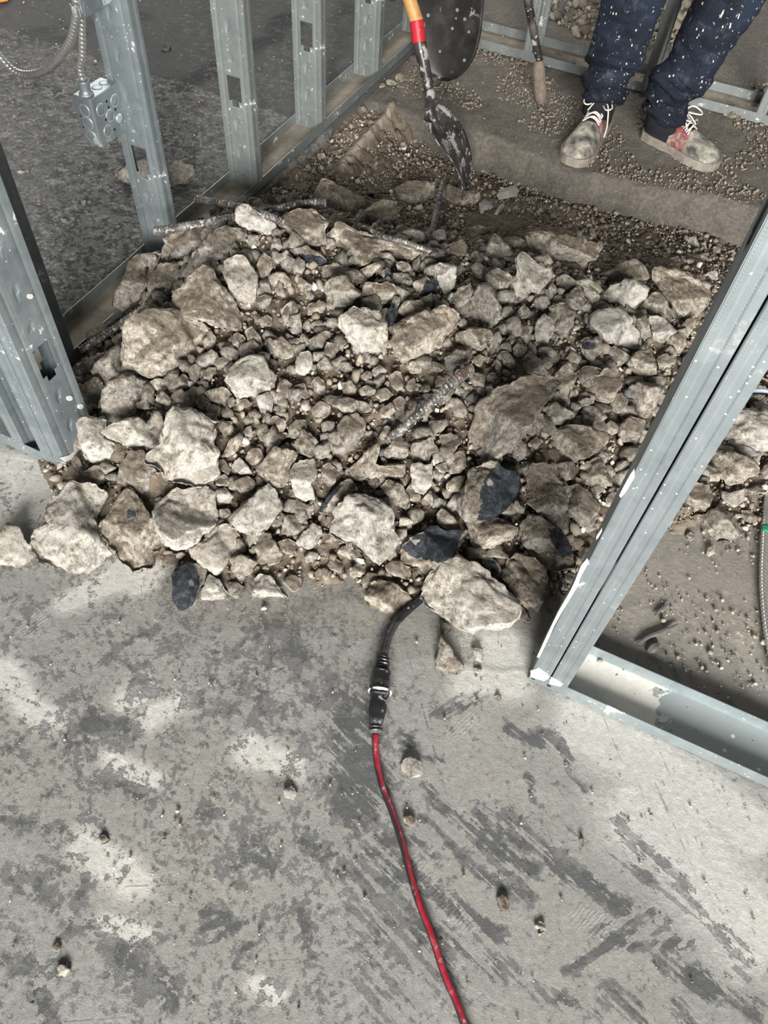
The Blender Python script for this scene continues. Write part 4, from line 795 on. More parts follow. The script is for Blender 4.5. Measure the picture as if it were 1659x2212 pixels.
for i, p in enumerate(plist + extra):
    f = p['fl']; P = np.array(p['poly'])
    if P[:, 0].min() > 1655: continue
    me, c, s = rock(p['poly'], p['dark'], lift=2 if 'lift2' in f else ('lift' in f) * 1, pale='pale' in f, soil_shade='soil_shade' in f, thin='thin' in f, smooth='smooth' in f, onfloor='floor' in f, back='back' in f, seed=i)
    o = link('concrete_chunk', me, ROCK, loc=tuple(c)); lab = p['label']
    if not lab:
        cc = P.mean(0); px_ = math.sqrt(np.prod(np.ptp(P, axis=0))); sz = 'tiny' if px_ < 26 else 'small' if px_ < 42 else 'fist-sized' if px_ < 75 else 'larger'
        ton = 'pale' if 'pale' in f else 'dark-faced' if p['dark'] else 'dusty brown' if 'soil_shade' in f else 'tan'
        ang = np.ptp(P[:, 0]) / max(np.ptp(P[:, 1]), 1); shp = 'long flat' if ang > 1.7 else 'upright' if ang < .62 else 'angular' if len(P) < 6 else 'blocky'
        ms = sorted(marks, key=lambda m_: np.linalg.norm(m_[0] - cc) - m_[2] * .3)
        for q in range(6):
            mk = ms[q % 3]; d = cc - mk[0]; near = 'just' if np.linalg.norm(d) < mk[2] * .5 + px_ * .5 + 25 else 'a little'
            hz = 'right of' if d[0] > 0 else 'left of'; vt = 'below' if d[1] > 0 else 'above'
            rel = ('%s %s' % (near, hz) if abs(d[0]) > 1.8 * abs(d[1]) else '%s %s' % (near, vt) if abs(d[1]) > 1.8 * abs(d[0]) else '%s %s and %s' % (near, vt, hz))
            lab = '%s %s %s stone %s the %s' % (sz, ton, shp, rel, mk[1])
            if q >= 3: lab = '%s %s %s stone between the %s and the %s' % (sz, ton, shp, mk[1], ms[(q + 1) % 3][1])
            if lab not in used: break
    w_ = lab.split()
    if len(w_) > 16: lab = ' '.join(w_[:16])
    used.add(lab)
    tag(o, lab, 'rubble', GRP)

# ------------------------------------------------------------------ gravel between the chunks, crumbs on the floors
S1, T1 = ICO[1]
# plain icosahedron
_bm = bmesh.new(); bmesh.ops.create_icosphere(_bm, subdivisions=1, radius=1)
_bm.free()
_p = (1 + 5 ** .5) / 2
S0 = np.array([(-1, _p, 0), (1, _p, 0), (-1, -_p, 0), (1, -_p, 0), (0, -1, _p), (0, 1, _p), (0, -1, -_p), (0, 1, -_p), (_p, 0, -1), (_p, 0, 1), (-_p, 0, -1), (-_p, 0, 1)], float); S0 /= np.linalg.norm(S0[0])
T0 = np.array([(0, 11, 5), (0, 5, 1), (0, 1, 7), (0, 7, 10), (0, 10, 11), (1, 5, 9), (5, 11, 4), (11, 10, 2), (10, 7, 6), (7, 1, 8), (3, 9, 4), (3, 4, 2), (3, 2, 6), (3, 6, 8), (3, 8, 9), (4, 9, 5), (2, 4, 11), (6, 2, 10), (8, 6, 7), (9, 8, 1)])
def pebbles(pos, rad, base, seed):
    S, T = base; n = len(pos); r = np.random.default_rng(seed); vs = []
    V = np.repeat(S[None], n, 0) * r.uniform(.62, 1.28, (n, len(S), 1))
    V = V * r.uniform(.65, 1.3, (n, 1, 3)) * rad[:, None, None]
    for _k in range(5):
        nn_ = r.normal(size=(n, 1, 3)); nn_ /= np.linalg.norm(nn_, axis=2, keepdims=True); hh = rad[:, None] * r.uniform(.32, .7, (n, 1)); dd_ = (V * nn_).sum(2) - hh; V = V - nn_ * np.maximum(dd_, 0)[..., None]
    q = r.normal(size=(n, 4)); q /= np.linalg.norm(q, axis=1)[:, None]; w, x, y, z = q.T
    M = np.stack([1 - 2 * (y * y + z * z), 2 * (x * y - z * w), 2 * (x * z + y * w), 2 * (x * y + z * w), 1 - 2 * (x * x + z * z), 2 * (y * z - x * w), 2 * (x * z - y * w), 2 * (y * z + x * w), 1 - 2 * (x * x + y * y)], 1).reshape(n, 3, 3)
    V = np.einsum('nij,nkj->nki', M, V) + pos[:, None]
    F_ = T[None] + (np.arange(n) * len(S))[:, None, None]
    return V.reshape(-1, 3), F_.reshape(-1, 3)
def scatter(n, xr, yr, rr, seed, keep, power=2.2, sink=.3, cap=None):
    r = np.random.default_rng(seed); x = r.uniform(*xr, n); y = r.uniform(*yr, n); rad = rr[0] * (1 - r.uniform(0, 1, n) * (1 - (rr[0] / rr[1]) ** power)) ** (-1 / power)
    z = ground(x, y); z = z - .014 * np.clip(z / .05, 0, 1) + rad * (1 - sink * 1.6); P = np.stack([x, y, z], 1); px, py = proj(P)
    ok = (px > -40) & (px < 1700) & (py > -40) & (py < 2260) & keep(x, y, px, py, r)
    ix = np.clip((px / 2).astype(int), 0, 859); iy = np.clip((py / 2).astype(int), 0, 1119); ok &= ~taken[iy, ix] | (r.uniform(size=n) < .02) & (rad < .005)
    return P[ok], rad[ok]
def in_pile(x, y, px, py, r): return Hs(x, y) > .004 - (y > .8) * .3
def in_hole(x, y, px, py, r): return ~((x > .1) & (y < 1.13) & (Hs(x, y) < .008)) & ~((x > -1.2) & (y < .8) & (Hs(x, y) < .002)) & (y < edge_y(x) - .01) & (x > -1.085) & (in_pile(x, y, px, py, r))
A_, ra = scatter(5200, (-1.08, .75), (.5, 1.7), (.0055, .016), 1, in_hole, 1.9)
B_, rb = scatter(2800, (-1.08, .75), (1.5, 2.38), (.0045, .014), 2, in_hole, 2.4)
va, fa = pebbles(np.vstack([A_, B_]), np.r_[ra, rb], (S1, T1), 3)
F_s, rf_ = scatter(1500, (-1.05, .75), (.5, 1.6), (.013, .026), 14, lambda x, y, px, py, r: in_pile(x, y, px, py, r) & (Hs(x, y) > .03), 1.6)
vf, ff = pebbles(F_s, rf_, ICO[2], 15)
rf = link('small_rubble', mesh_np('small_rubble', vf, tris=ff), ROCK); fattr(rf.data, 'soil_shade', np.full(len(vf), .5))
tag(rf, 'small broken concrete stones wedged everywhere between the larger chunks', 'rubble', kind='stuff')
C_, rc = scatter(26000, (-1.08, .8), (.42, 2.36), (.0022, .0065), 4, lambda x, y, px, py, r: in_hole(x, y, px, py, r), 1.8)
vb, fb = pebbles(C_, rc, (S0, T0), 5)
gv = link('gravel', mesh_np('gravel', np.vstack([va, vb]), tris=np.vstack([fa, fb + len(va)])), GRAVEL)
tag(gv, 'loose gravel and crushed concrete filling the gaps between the chunks', 'gravel', kind='stuff')
def near_pile(x, y, px, py, r):
    d = np.maximum(0, .62 - y + np.clip(x, -1, .3) * .18); p = np.exp(-d / .07) * .9
    p = np.where((x > .1) & (y > .72), .75, p); p = np.where(x < -1.1, .10, p); p = np.where((y > edge_y(x)) & (x > -1.1), .6, p); p = np.where((y < .8) & (x > -1.1), np.maximum(p, .03), p)
    return (r.uniform(size=x.shape) < p) & ~((x > -1.1) & (y > .95) & (y < edge_y(x)) & ~((x > .12) & (y < 1.15)))
D_, rd = scatter(21000, (-3.2, 1.2), (-.3, 4.4), (.0012, .006), 6, near_pile, 2.6, .2)
E_, re_ = scatter(5200, (-1.05, .5), (2.3, 2.9), (.003, .008), 7, lambda x, y, px, py, r: (y > edge_y(x)) & (fbm(np.stack([x * 6, y * 6, x * 0], 1), 2, 3) > -.05), 2.2, .3)
G_, rg_ = scatter(9000, (-1.4, 1.2), (3.1, 5.2), (.008, .035), 8, lambda x, y, px, py, r: (fbm(np.stack([x * 2, y * 2, x * 0], 1), 2, 5) > .02), 2.6, .4)
J_, rj = scatter(1300, (.1, .9), (.73, 1.16), (.0018, .007), 31, lambda x, y, px, py, r: fbm(np.stack([x * 9, y * 9, x * 0], 1), 2, 3) > -.12, 2.0, .3)
K_, rk = scatter(1500, (-3.2, -1.22), (.6, 4.4), (.002, .007), 32, lambda x, y, px, py, r: x < -1.2, 2.4, .2)
L_, rl_ = scatter(900, (-1.0, 1.1), (-.3, .6), (.0014, .004), 33, lambda x, y, px, py, r: x > -2, 2.2, .2)
vg, fg = pebbles(np.vstack([D_, G_, J_, K_, L_]), np.r_[rd, rg_, rj, rk, rl_], (S0, T0), 9)
ve, fe = pebbles(E_, re_, (S1, T1), 19)
cl = link('dirt_clods', mesh_np('dirt_clods', ve, tris=fe), CLOD); tag(cl, 'brown clods of earth scattered on the slab around the shoes', 'dirt', kind='stuff')
gr = link('grit', mesh_np('grit', vg, tris=fg), GRIT)
tag(gr, 'pale grit and crumbs sprinkled over the slab around the rubble', 'grit', kind='stuff')

# ------------------------------------------------------------------ metal framing
SW, FW = .092, .0295
def sheet(name, mat, parent, V, Fs, off, th=.0009):
    me = mesh_np(name, np.array(V) - off, faces=Fs); o = link(name, me, mat, parent)
    s = o.modifiers.new('thickness', 'SOLIDIFY'); s.thickness = th; s.offset = 0; return o
def stud(x0, y0, du, dv, mat, label, top=2.6, fmat=None, w=SW, holes=(.262, .872, 1.482, 2.09), lipz=None):
    """C stud: web runs along du from (x0,y0), flanges point along dv"""
    du = np.array(du, float); dv = np.array(dv, float); base = np.array([x0, y0, 0.0]); e = empty('metal_stud', (x0, y0, 0))
    tag(e, label, 'metal stud', 'galvanised wall studs')
    def P(u, v, z): return (x0 + du[0] * u + dv[0] * v, y0 + du[1] * u + dv[1] * v, z)
    us = np.array([0, .003, .006, .0105, .013, .0165, .021, .0265, .0285, .032, .036, .041, .046, .051, .056, .060, .0635, .0655, .071, .0755, .079, .0815, .086, .089, .092]) / .092 * w
    zs = list(np.arange(.001, 1.08, .0045)) + list(np.arange(1.09, top, .02)) + [top]; zs = np.array(zs); V = []; 
    for z in zs:
        for u in us:
            d = 0; un = u / w * .092
            d += .0011 * (math.exp(-((un - .0165) / .004) ** 2) + math.exp(-((un - .0755) / .004) ** 2))      # long ribs
            zz = (z + .02) % .078 - .039; qv = ((un - .046) / .009) ** 2 + (zz / .017) ** 2
            if min(abs(z - h) for h in holes) > .07: d += .0024 * math.exp(-qv ** 2) * (1 if un < .046 + zz * .4 else .3)
            V.append(P(u, d, z))
    nu = len(us); Fs = []
    for i in range(len(zs) - 1):
        zc = (zs[i] + zs[i + 1]) / 2
        for j in range(nu - 1):
            uc = (us[j] + us[j + 1]) / 2 / w * .092; rel = min((abs(zc - h), zc - h) for h in holes)[1]; du_ = abs(uc - .046)
            hw = .019 if -.028 < rel < .034 else .0105 if -.040 < rel < 0 else -1
            if du_ < hw: continue
            a = i * nu + j; Fs.append((a, a + 1, a + nu + 1, a + nu))
    sheet('web', mat, e, V, Fs, base)
    prof = [(.0008, 0), (0, .0012), (0, .009), (.0007, .0115), (.0007, .0185), (0, .021), (0, FW - .0012), (.0008, FW), (.006, FW)]
    for side in (0, 1):
        V = []; Fs = []
        for z in (.001, top):
            for a, b in prof: V.append(P(a if side == 0 else w - a, b, z))
        n = len(prof)
        for j in range(n - 1): Fs.append((j, j + 1, n + j + 1, n + j))
        sheet('flange', fmat or mat, e, V, Fs, base)
    return e
ORD = ['first', 'second', 'third', 'fourth', 'fifth']
LB = ['galvanised stud whose foot is hidden behind the left double stud, on the dark-floor side', 'galvanised stud carrying the square electrical box and metal cables', 'galvanised stud with a knockout hole, right of the one with the electrical box', 'galvanised stud standing in the open dusty track, third from the electrical box side', 'paint-flecked stud left of the two shovels', 'narrow far stud of the left wall, half behind the wooden shovel handle']
for i, y in enumerate([.868, 1.285, 1.68, 2.06, 2.46, 2.86]):
    stud(-1.207, y, (1, 0), (0, 1), STEEL if i < 2 else STEELDUSTY, LB[i])
stud(-.919, .627, (0, 1), (-1, 0), STEEL, 'left double stud beside the doorway, front one with the broad face and black knockout hole')
stud(-.951, .627, (0, 1), (-1, 0), STEEL, 'narrow strip-like stud tight behind the broad left double stud')
stud(-1.022, .627, (0, 1), (-1, 0), STEEL, 'leftmost stud, beyond the black gap beside the left double stud')
stud(.0585, .6275, (0, 1), (1, 0), STEELDOT, 'right double stud, left half, with white compound dripped down its edge')
stud(.1208, .6275, (0, 1), (-1, 0), STEELDOT, 'right double stud, right half, beside the dusty floor track')
BW = .15
for k, (x, l) in enumerate([(-.742, 'pale stud behind the dark digging bar on the back wall'), (-.308, 'pale stud between the worker\'s legs on the back wall'), (.085, 'pale stud at the right edge of the back wall')]):
    stud(x, 2.885, (0, 1), (1, 0), STEELDUSTY, l, w=BW, top=2.6)
def track(a, b, mat, label, w=.0945, floorz=.0012, lip=.031):
    a = np.array([*a, 0.0]); b = np.array([*b, 0.0]); t = b - a; L = np.linalg.norm(t); t /= L; n = np.array([-t[1], t[0], 0]); e = empty('floor_track', tuple(a)); tag(e, label, 'floor track', 'galvanised floor tracks')
    N = max(2, int(L / .06)); r = np.random.default_rng(int(abs(a[0] * 991 + a[1] * 77)) + 3); s = np.linspace(0, L, N)
    wob = np.interp(s, np.linspace(0, L, max(3, N // 4)), r.uniform(-.0016, .0016, max(3, N // 4)))
    for nm, q in (('base', [(0, floorz), (w, floorz)]), ('flange', [(0, floorz), (0, lip * .5), (0, lip)]), ('flange', [(w, floorz), (w, lip * .5), (w, lip)])):
        V = []; Fs = []
        for k, si in enumerate(s):
            for (u, z) in q: V.append(a + t * si + n * (u + (wob[k] * (z / lip) if nm == 'flange' else 0)) + np.array([0, 0, z]))
        m_ = len(q)
        for k in range(N - 1):
            for j in range(m_ - 1): c = k * m_ + j; Fs.append((c, c + 1, c + m_ + 1, c + m_))
        sheet(nm, mat if nm == 'flange' else (STEELMUD if mat is not STEEL else DUSTBASE), e, V, Fs, a, .0011)
    return e
def mat_trackbase():
    t = NT('track_floor_with_compound'); co = t.co(); n = t.noise(co, 9, 6, .6, .4); n2 = t.noise(co, 60, 5, .6); x = t.n('ShaderNodeSeparateXYZ', Vector=co).outputs[0]
    k = t.mp(t.ma('ADD', n, t.ma('MULTIPLY', x, -2.0)), .0, .02); k = t.ma('MAXIMUM', k, t.mp(t.vor(co, 34), .13, .10))
    b = t.mix(k, (.33, .36, .355), t.mix(n2, (.5, .48, .43), (.66, .64, .585)))
    return t.out(b, .6, t.mp(k, 0, 1, .5, 0), t.bump(t.ma('ADD', k, n2), .3, .003), .4)
DUSTBASE = mat_trackbase()
track((.0575, .6265), (1.9, .6265), STEEL, 'floor track running right from the right double stud, lined with spilled compound')
track((-2.6, .6265), (-.918, .6265), STEEL, 'short floor track under the left double stud, running off to the left')
track((-1.1135, .722), (-1.1135, 3.1), STEELDUSTY, 'long floor track of the left wall, full of dirt')
track((-1.12, 2.883), (1.9, 2.883), STEELDUSTY, 'wide dusty floor track of the back wall behind the worker', w=BW + .003)
# dried compound runs on the right double stud
WHITE = simple('dried_compound', (.6, .585, .535), .8, 0, .08, 90, .5, .002)
def blob(name, pts, mat, label, cat, group, n=(0, -1, 0), th=.002, parent=None):
    P = np.array(pts, float); c = P.mean(0); nn = np.array(n, float); mb = MB(); k = len(P)
    ring = [P - nn * .0005, P + nn * th * .7, c + (P - c) * .8 + nn * th]
    mb.rings([list(r) for r in ring], True, True); o = mb.build(name, mat, parent, False, off=c); o.location = tuple(c); return tag(o, label, cat, group)
yf = .6268
for k, pts in enumerate([[(1362,1023),(1370,1012),(1371,1030),(1362,1045),(1352,1062),(1341,1074),(1338,1068),(1348,1048)],
        [(1268,1206),(1272,1213),(1262,1232),(1254,1246),(1250,1262),(1238,1282),(1215,1320),(1195,1356),(1180,1390),(1165,1420),(1160,1418),(1182,1370),(1206,1320),(1232,1275),(1246,1246),(1256,1220)],
        [(1244,1263),(1256,1257),(1265,1259),(1258,1263),(1248,1266)], [(1300,1140),(1300,1148),(1293,1160),(1288,1165),(1289,1156)], [(1146,1448),(1162,1442),(1180,1454),(1188,1462),(1176,1470),(1148,1462)], [(1190,1462),(1206,1470),(1216,1478),(1210,1482),(1186,1476)]]):
    blob('compound_run', [onax(x, y, 1, yf) for x, y in pts], WHITE, ['short white drip of compound high on the right double stud', 'long white run of compound down the left edge of the right double stud', 'small white side splash off the long compound run', 'tiny white drip on the edge of the right double stud', 'white smear of compound at the foot of the right double stud, left half', 'white smear of compound at the foot of the right double stud, right half'][k], 'compound', 'dried compound on the studs')
blob('compound_run', [onax(x, y, 0, -.9183) for x, y in [(128, 988), (150, 982), (165, 972), (170, 976), (158, 990), (140, 998)]], WHITE, 'white smear of compound near the foot of the left double stud', 'compound', 'dried compound on the studs', (1, 0, 0))
for k, (x, y, l) in enumerate([(65, 640, 'white paint drop above the black knockout of the left double stud'), (150, 860, 'round white paint drop low on the left double stud'), (174, 878, 'white paint drop by the right edge of the left double stud')]):
    blob('paint_drop', [onax(x + 7 * math.cos(a), y + 6 * math.sin(a), 0, -.9183) for a in np.linspace(0, 6.28, 9)[:-1]], WHITE, l, 'paint drop', 'paint drops on the left double stud', (1, 0, 0), .0012)
SCREWM = simple('dark_screw', (.06, .06, .065), .4, .8)
for k, (x, y) in enumerate([(1152, 1465), (1186, 1481)]):
    p = onax(x, y, 1, .6262); mb = MB(); ring = [[(p[0] + r * math.cos(a), p[1] - d, p[2] + r * math.sin(a)) for a in np.linspace(0, 2 * math.pi, 10, endpoint=False)] for r, d in ((.0035, -.001), (.0035, .0008), (.002, .0018))]
    o = mb.rings([list(map(tuple, q)) for q in ring]).build('framing_screw', SCREWM, None, False, off=p); o.location = tuple(p); tag(o, ['dark screw in the track flange at the left foot of the right double stud', 'dark screw in the track flange at the seam of the right double stud'][k], 'screw', 'screws in the right floor track')

# ------------------------------------------------------------------ electrical box, connector and metal-clad cables
BOXM = mat_steel('box_steel', False, 0, .12)
DARK = simple('black_hole', (.006, .006, .006), .9)
bx0, bx1, by0, by1, bz0, bz1 = -1.223, -1.178, 1.194, 1.2845, .333, .432
box = empty('electrical_box', ((bx0 + bx1) / 2, (by0 + by1) / 2, bz0)); tag(box, 'square galvanised electrical box with round knockouts, screwed to the stud', 'electrical box')
bo = np.array([(bx0 + bx1) / 2, (by0 + by1) / 2, bz0])
mb = MB(); t_ = .0016
mb.box((bx1 - t_, by0, bz0), (bx1, by1, bz1)); mb.box((bx0, by0, bz0), (bx1 - t_, by0 + t_, bz1)); mb.box((bx0, by1 - t_, bz0), (bx1 - t_, by1, bz1)); mb.box((bx0, by0 + t_, bz0), (bx1 - t_, by1 - t_, bz0 + t_)); mb.box((bx0, by0 + t_, bz1 - t_), (bx1 - t_, by1 - t_, bz1))
mb.build('shell', BOXM, box, off=bo, bevel=.0008)
def disc(c, ax, r, d0, d1, mat, name, parent, seg=20, ring=False):
    i, j = [k for k in range(3) if k != ax]; mb = MB(); rs = []
    prof = ((r * .82, d0), (r * .88, d1), (r, d1), (r * 1.04, d0)) if ring else ((r, d0), (r * .95, d1), (r * .5, d1 * 1.01))
    for rr, d in prof:
        q = []
        for a in np.linspace(0, 2 * math.pi, seg, endpoint=False):
            p = [0, 0, 0]; p[i] = c[i] + rr * math.cos(a); p[j] = c[j] + rr * math.sin(a); p[ax] = c[ax] + d; q.append(tuple(p))
        rs.append(q)
    mb.rings(rs, True, not ring); return mb.build(name, mat, parent, True, off=bo)
RIM = simple('knockout_rim', (.62, .65, .66), .35, .7)
ym, zm, xm = (by0 + by1) / 2, (bz0 + bz1) / 2, (bx0 + bx1) / 2
for (y, z) in ((by0 + .022, bz1 - .028), (by1 - .022, bz1 - .028), (ym, zm), (by0 + .028, bz0 + .024)):
    disc((bx1, y, z), 0, .0112, 0, .0007, BOXM, 'knockout', box); disc((bx1, y, z), 0, .0125, 0, .0009, RIM, 'knockout_rim', box, ring=True)
for (y, z) in ((by0 + .044, bz1 - .020), (by0 + .046, bz1 - .033), (by1 - .026, bz1 - .045), (by0 + .030, bz0 + .047), (by1 - .042, bz0 + .018)):
    disc((bx1, y, z), 0, .0028, 0, .0004, DARK, 'screw_hole', box, 12)
o = disc((bx1, by1 - .022, bz0 + .034), 0, .0105, 0, .004, simple('bright_washer', (.8, .84, .82), .3, .7), 'ground_screw', box, 20); o['label'] = 'bright raised ground screw with a green tip'
for z in (bz1 - .026, zm - .002, bz0 + .019): disc((xm, by0, z), 1, .0112, 0, -.0007, BOXM, 'knockout', box); disc((xm, by0, z), 1, .0125, 0, -.0009, RIM, 'knockout_rim', box, ring=True)
for z in (bz1 - .042, bz0 + .034): disc((bx0 + .006, by0, z), 1, .002, 0, -.0004, DARK, 'screw_hole', box, 10)
for y in (ym + .004, by1 - .018): disc((xm, y, bz1), 2, .0112, 0, .0007, BOXM, 'knockout', box)
CLAD = simple('armoured_cable_steel', (.62, .6, .56), .28, .8, .12, 80, .1)
def armoured(name, pts, rad, label, group='metal-clad cables', parent=None, pitch=.0082, n=60):
    P = spline(pts, n); P, s = resample(P, .0011); th0 = None
    rs = tube(P, rad, 14, lambda i, th: 1.04 - .20 * np.exp(-(((s[i] / pitch + th / 6.2832) % 1.0 - .5) / .13) ** 2))
    mb = MB(); mb.rings([list(map(tuple, r)) for r in rs]); c = P.mean(0); o = mb.build(name, CLAD, parent, True, off=c); o.location = tuple(c)
    return tag(o, label, 'cable', group)
cx_, cy_ = (onax(183, 205, 2, bz1 + .005)[:2]); cx_ = bx0 + .024; cy_ = by0 + .014
# connector on the box
con = MB(); ctr = np.array([cx_, cy_, bz1])
con.rings([[(cx_ + r * math.cos(a), cy_ + r * math.sin(a), bz1 + z) for a in np.linspace(0, 2 * math.pi, 20, endpoint=False)] for r, z in ((.0145, .0), (.0150, .002), (.0145, .004), (.0118, .0055), (.0112, .012), (.0115, .026), (.0118, .029), (.0105, .029), (.0100, .018))], True, True)
o = con.build('cable_connector', BOXM, None, True, off=ctr); o.location = tuple(ctr); tag(o, 'round metal cable connector on top of the electrical box', 'connector')
yv = cy_ + .002
P1 = [(cx_, cy_, bz1 + .018), (cx_, cy_, bz1 + .05)] + [tuple(onax(x, y, 1, yv + .004 * k)) for k, (x, y) in enumerate([(178, 120), (177, 60), (176, 10), (170, -60), (165, -160)])]
armoured('armoured_cable', P1, .0068, 'straight metal-clad cable dropping into the top of the electrical box')
P2 = [tuple(onax(x, y, 1, 1.19)) for x, y in [(150, -160), (160, -60), (164, 0), (165, 30), (158, 70), (148, 96), (125, 130), (98, 152), (66, 162), (35, 156), (12, 136), (-8, 110), (-40, 60), (-60, 0)]]
armoured('armoured_cable', P2, .0078, 'looping metal-clad cable hanging left from the bracket')
# support strap
pA, pB = onax(152, 36, 1, 1.165), onax(222, 0, 1, 1.262)
def strap():
    e = np.array([onax(154, 22, 1, 1.172), onax(162, 28, 1, 1.168), onax(185, 22, 1, 1.20), onax(215, 4, 1, 1.262), onax(240, -12, 1, 1.283)]); S_ = spline(e, 24); mb = MB(); rs = []
    for i, p in enumerate(S_):
        z0, z1 = -.011, .011; nrm = np.array([.0, -.0012, 0]); rs.append([tuple(p + [0, 0, z0]), tuple(p + [0, 0, z1]), tuple(p + nrm + [0, 0, z1]), tuple(p + nrm + [0, 0, z0])])
    mb.rings(rs); b = S_ + np.array([.0, .018, 0.004]); b = b[:16]; rs = []
    for p in b: rs.append([tuple(p + [0, 0, -.011]), tuple(p + [0, 0, .011]), tuple(p + [0, .0012, .011]), tuple(p + [0, .0012, -.011])])
    mb.rings(rs); c = S_.mean(0); o = mb.build('cable_strap', BOXM, None, False, off=c); o.location = tuple(c)
    for k in range(5, 20, 2):
        q = MB(); p = S_[k] + np.array([0, -.0013, 0]); q.box(tuple(p + [-.0012, -.0012, -.007]), tuple(p + [.0012, .0004, .007])); q.build('notch', RIM, o, off=c)
    return tag(o, 'folded metal strap holding both metal-clad cables off the stud', 'cable strap')
strap()
P3_ = [tuple(at(x, y, z)) for x, y, z in [(1760, 1640, .012), (1700, 1520, .012), (1668, 1420, .012), (1654, 1340, .010), (1648, 1260, .010), (1650, 1180, .011), (1653, 1130, .012), (1657, 1080, .014), (1668, 1030, .02)]]
cab = armoured('armoured_cable', P3_, .0065, 'metal-clad cable lying on the dusty floor at the right edge')
g = MB(); pg, _s = resample(spline(P3_, 60), .004); i = int(np.argmin(np.abs(proj(pg)[1] - 1145))); g.rings([list(map(tuple, r)) for r in tube(pg[i - 2:i + 3], .0076, 14)]); g.build('green_tape', simple('green_tape', (.02, .22, .13), .5), cab, True, off=np.array(cab.location[:]))['label'] = 'green band of tape'
PIPE = simple('blue_grey_pipe', (.3, .34, .42), .35, .3)
pp = spline([tuple(at(x, y, z)) for x, y, z in [(1700, 860, .1), (1660, 845, .1), (1625, 843, .09), (1600, 848, .07), (1588, 856, .05)]], 30); mb = MB(); mb.rings([list(map(tuple, r)) for r in tube(pp, .0055, 12)]); c = pp.mean(0); o = mb.build('bent_pipe', PIPE, None, True, off=c); o.location = tuple(c); tag(o, 'thin bent blue-grey pipe sticking out of the rubble at the right edge', 'pipe')

# ------------------------------------------------------------------ reinforcing bars
def mat_rebar():
    t = NT('reinforcing_steel'); co = t.co(); n = t.noise(co, 30, 5, .6); b = t.mix(t.mp(n, .4, .62), (.05, .048, .046), (.17, .16, .152)); b = t.mix(t.mp(t.noise(co, 120, 4), .54, .66), b, (.5, .47, .42)); b = t.mix(t.mp(t.noise(co, 12, 3), .58, .7, 0, .5), b, (.17, .085, .05))
    return t.out(b, .6, .35, t.bump(n, .3, .001), .4)
REB = mat_rebar()
def rebar(pts, rad, label, pitch=.0080, amp=.3):
    P = spline(pts, 80); P, s = resample(P, .0012)
    def fn(i, th):
        a = np.sin(2 * math.pi * s[i] / pitch + .9 * np.sin(th)); k = 1 + amp * np.clip(a - .25, 0, 1) / .75 * np.abs(np.sin(th)) ** .5
        return k + .14 * (np.abs(np.cos(th)) > .97)
    mb = MB(); mb.rings([list(map(tuple, r)) for r in tube(P, rad, 16, fn)]); c = P.mean(0); o = mb.build('rebar', REB, None, True, off=c); o.location = tuple(c); return tag(o, label, 'rebar', 'cut reinforcing bars in the rubble')
def rp(lst): return [tuple(at(x, y, z)) for x, y, z in lst]
rebar(rp([(425, 430, .12), (480, 440, .17), (525, 449, .22), (570, 464, .265), (610, 482, .25), (640, 512, .17)]), .0075, 'bent rebar running from the second stud into the crumbly peak at the back')
rebar(rp([(333, 500, .20), (420, 486, .215), (505, 470, .225), (600, 452, .225), (660, 441, .225), (703, 437, .225)]), .0085, 'longest rebar crossing the back of the pile, its cut end before the box stud')
rebar(rp([(172, 758, .03), (230, 722, .05), (290, 680, .075), (345, 645, .11), (392, 615, .15)]), .0080, 'crusty rebar at the left edge of the pile reaching the left wall track')
rebar(rp([(785, 492, .2), (830, 512, .235), (870, 522, .24), (920, 540, .235), (945, 552, .2)]), .0055, 'thin rebar lying along the long pitted ridge', .007)
rebar(rp([(957, 392, -.02), (948, 430, .01), (938, 480, .06), (928, 525, .10)]), .0075, 'short upright rusty bar below the shovel blade', .03, .06)
rebar(rp([(838, 952, .12), (880, 918, .17), (930, 868, .2), (980, 825, .215), (1016, 797, .2)]), .0085, 'thick rebar slanting up through the gravel in the middle of the pile')

# ------------------------------------------------------------------ red cord and black cable
def mat_cord():
    t = NT('red_cord_sheath'); co = t.co(); a = t.attr('side'); n = t.noise(co, 70, 5, .6); b = t.mix(t.mp(n, .4, .7), (.22, .007, .018), (.32, .025, .042)); b = t.mix(a, b, (.02, .016, .018)); k = t.mp(t.noise(co, 45, 5, .7), .58, .68); k = t.ma('MULTIPLY', k, t.attr('top'))
    return t.out(t.mix(t.ma('MULTIPLY', k, .6), b, (.62, .5, .5)), .38, 0, None, .5)
CORD = mat_cord(); RUB = simple('black_rubber', (.014, .014, .016), .33, 0, .3, 60, .2, .001, .55, (.5, .49, .46), .6, 38)
cp = [(1085,2600,.006),(1060,2430,.006),(1030,2300,.006),(1012,2240,.006),(1000,2205,.006),(984,2160,.006),(960,2105,.006),(932,2020,.006),(905,1950,.006),(888,1895,.006),(868,1820,.006),(846,1752,.006),(826,1700,.006),(815,1650,.007),(811,1610,.010),(811,1585,.013)]
P = spline([tuple(at(*q)) for q in cp], 200); P, s = resample(P, .003); T_, N_, B_ = frames(P); seg = 12; th = np.linspace(0, 2 * np.pi, seg, endpoint=False); rs = tube(P, .0052, seg)
mb = MB(); mb.rings([list(map(tuple, r)) for r in rs]); me_o = mb.build('power_cord', CORD, None, True, off=P.mean(0)); me_o.location = tuple(P.mean(0))
RR = np.array([p for r in rs for p in r]); CC = np.repeat(P, seg, 0); dv_ = (RR - CC) / .0052
left = dv_[:, 0] * -.93 + dv_[:, 1] * -.25; tw = np.interp(proj(CC)[1], [1580, 1640, 1720, 1800, 1880, 1960, 2060, 2212], [.8, .55, .0, -.1, .05, .5, .6, .35])
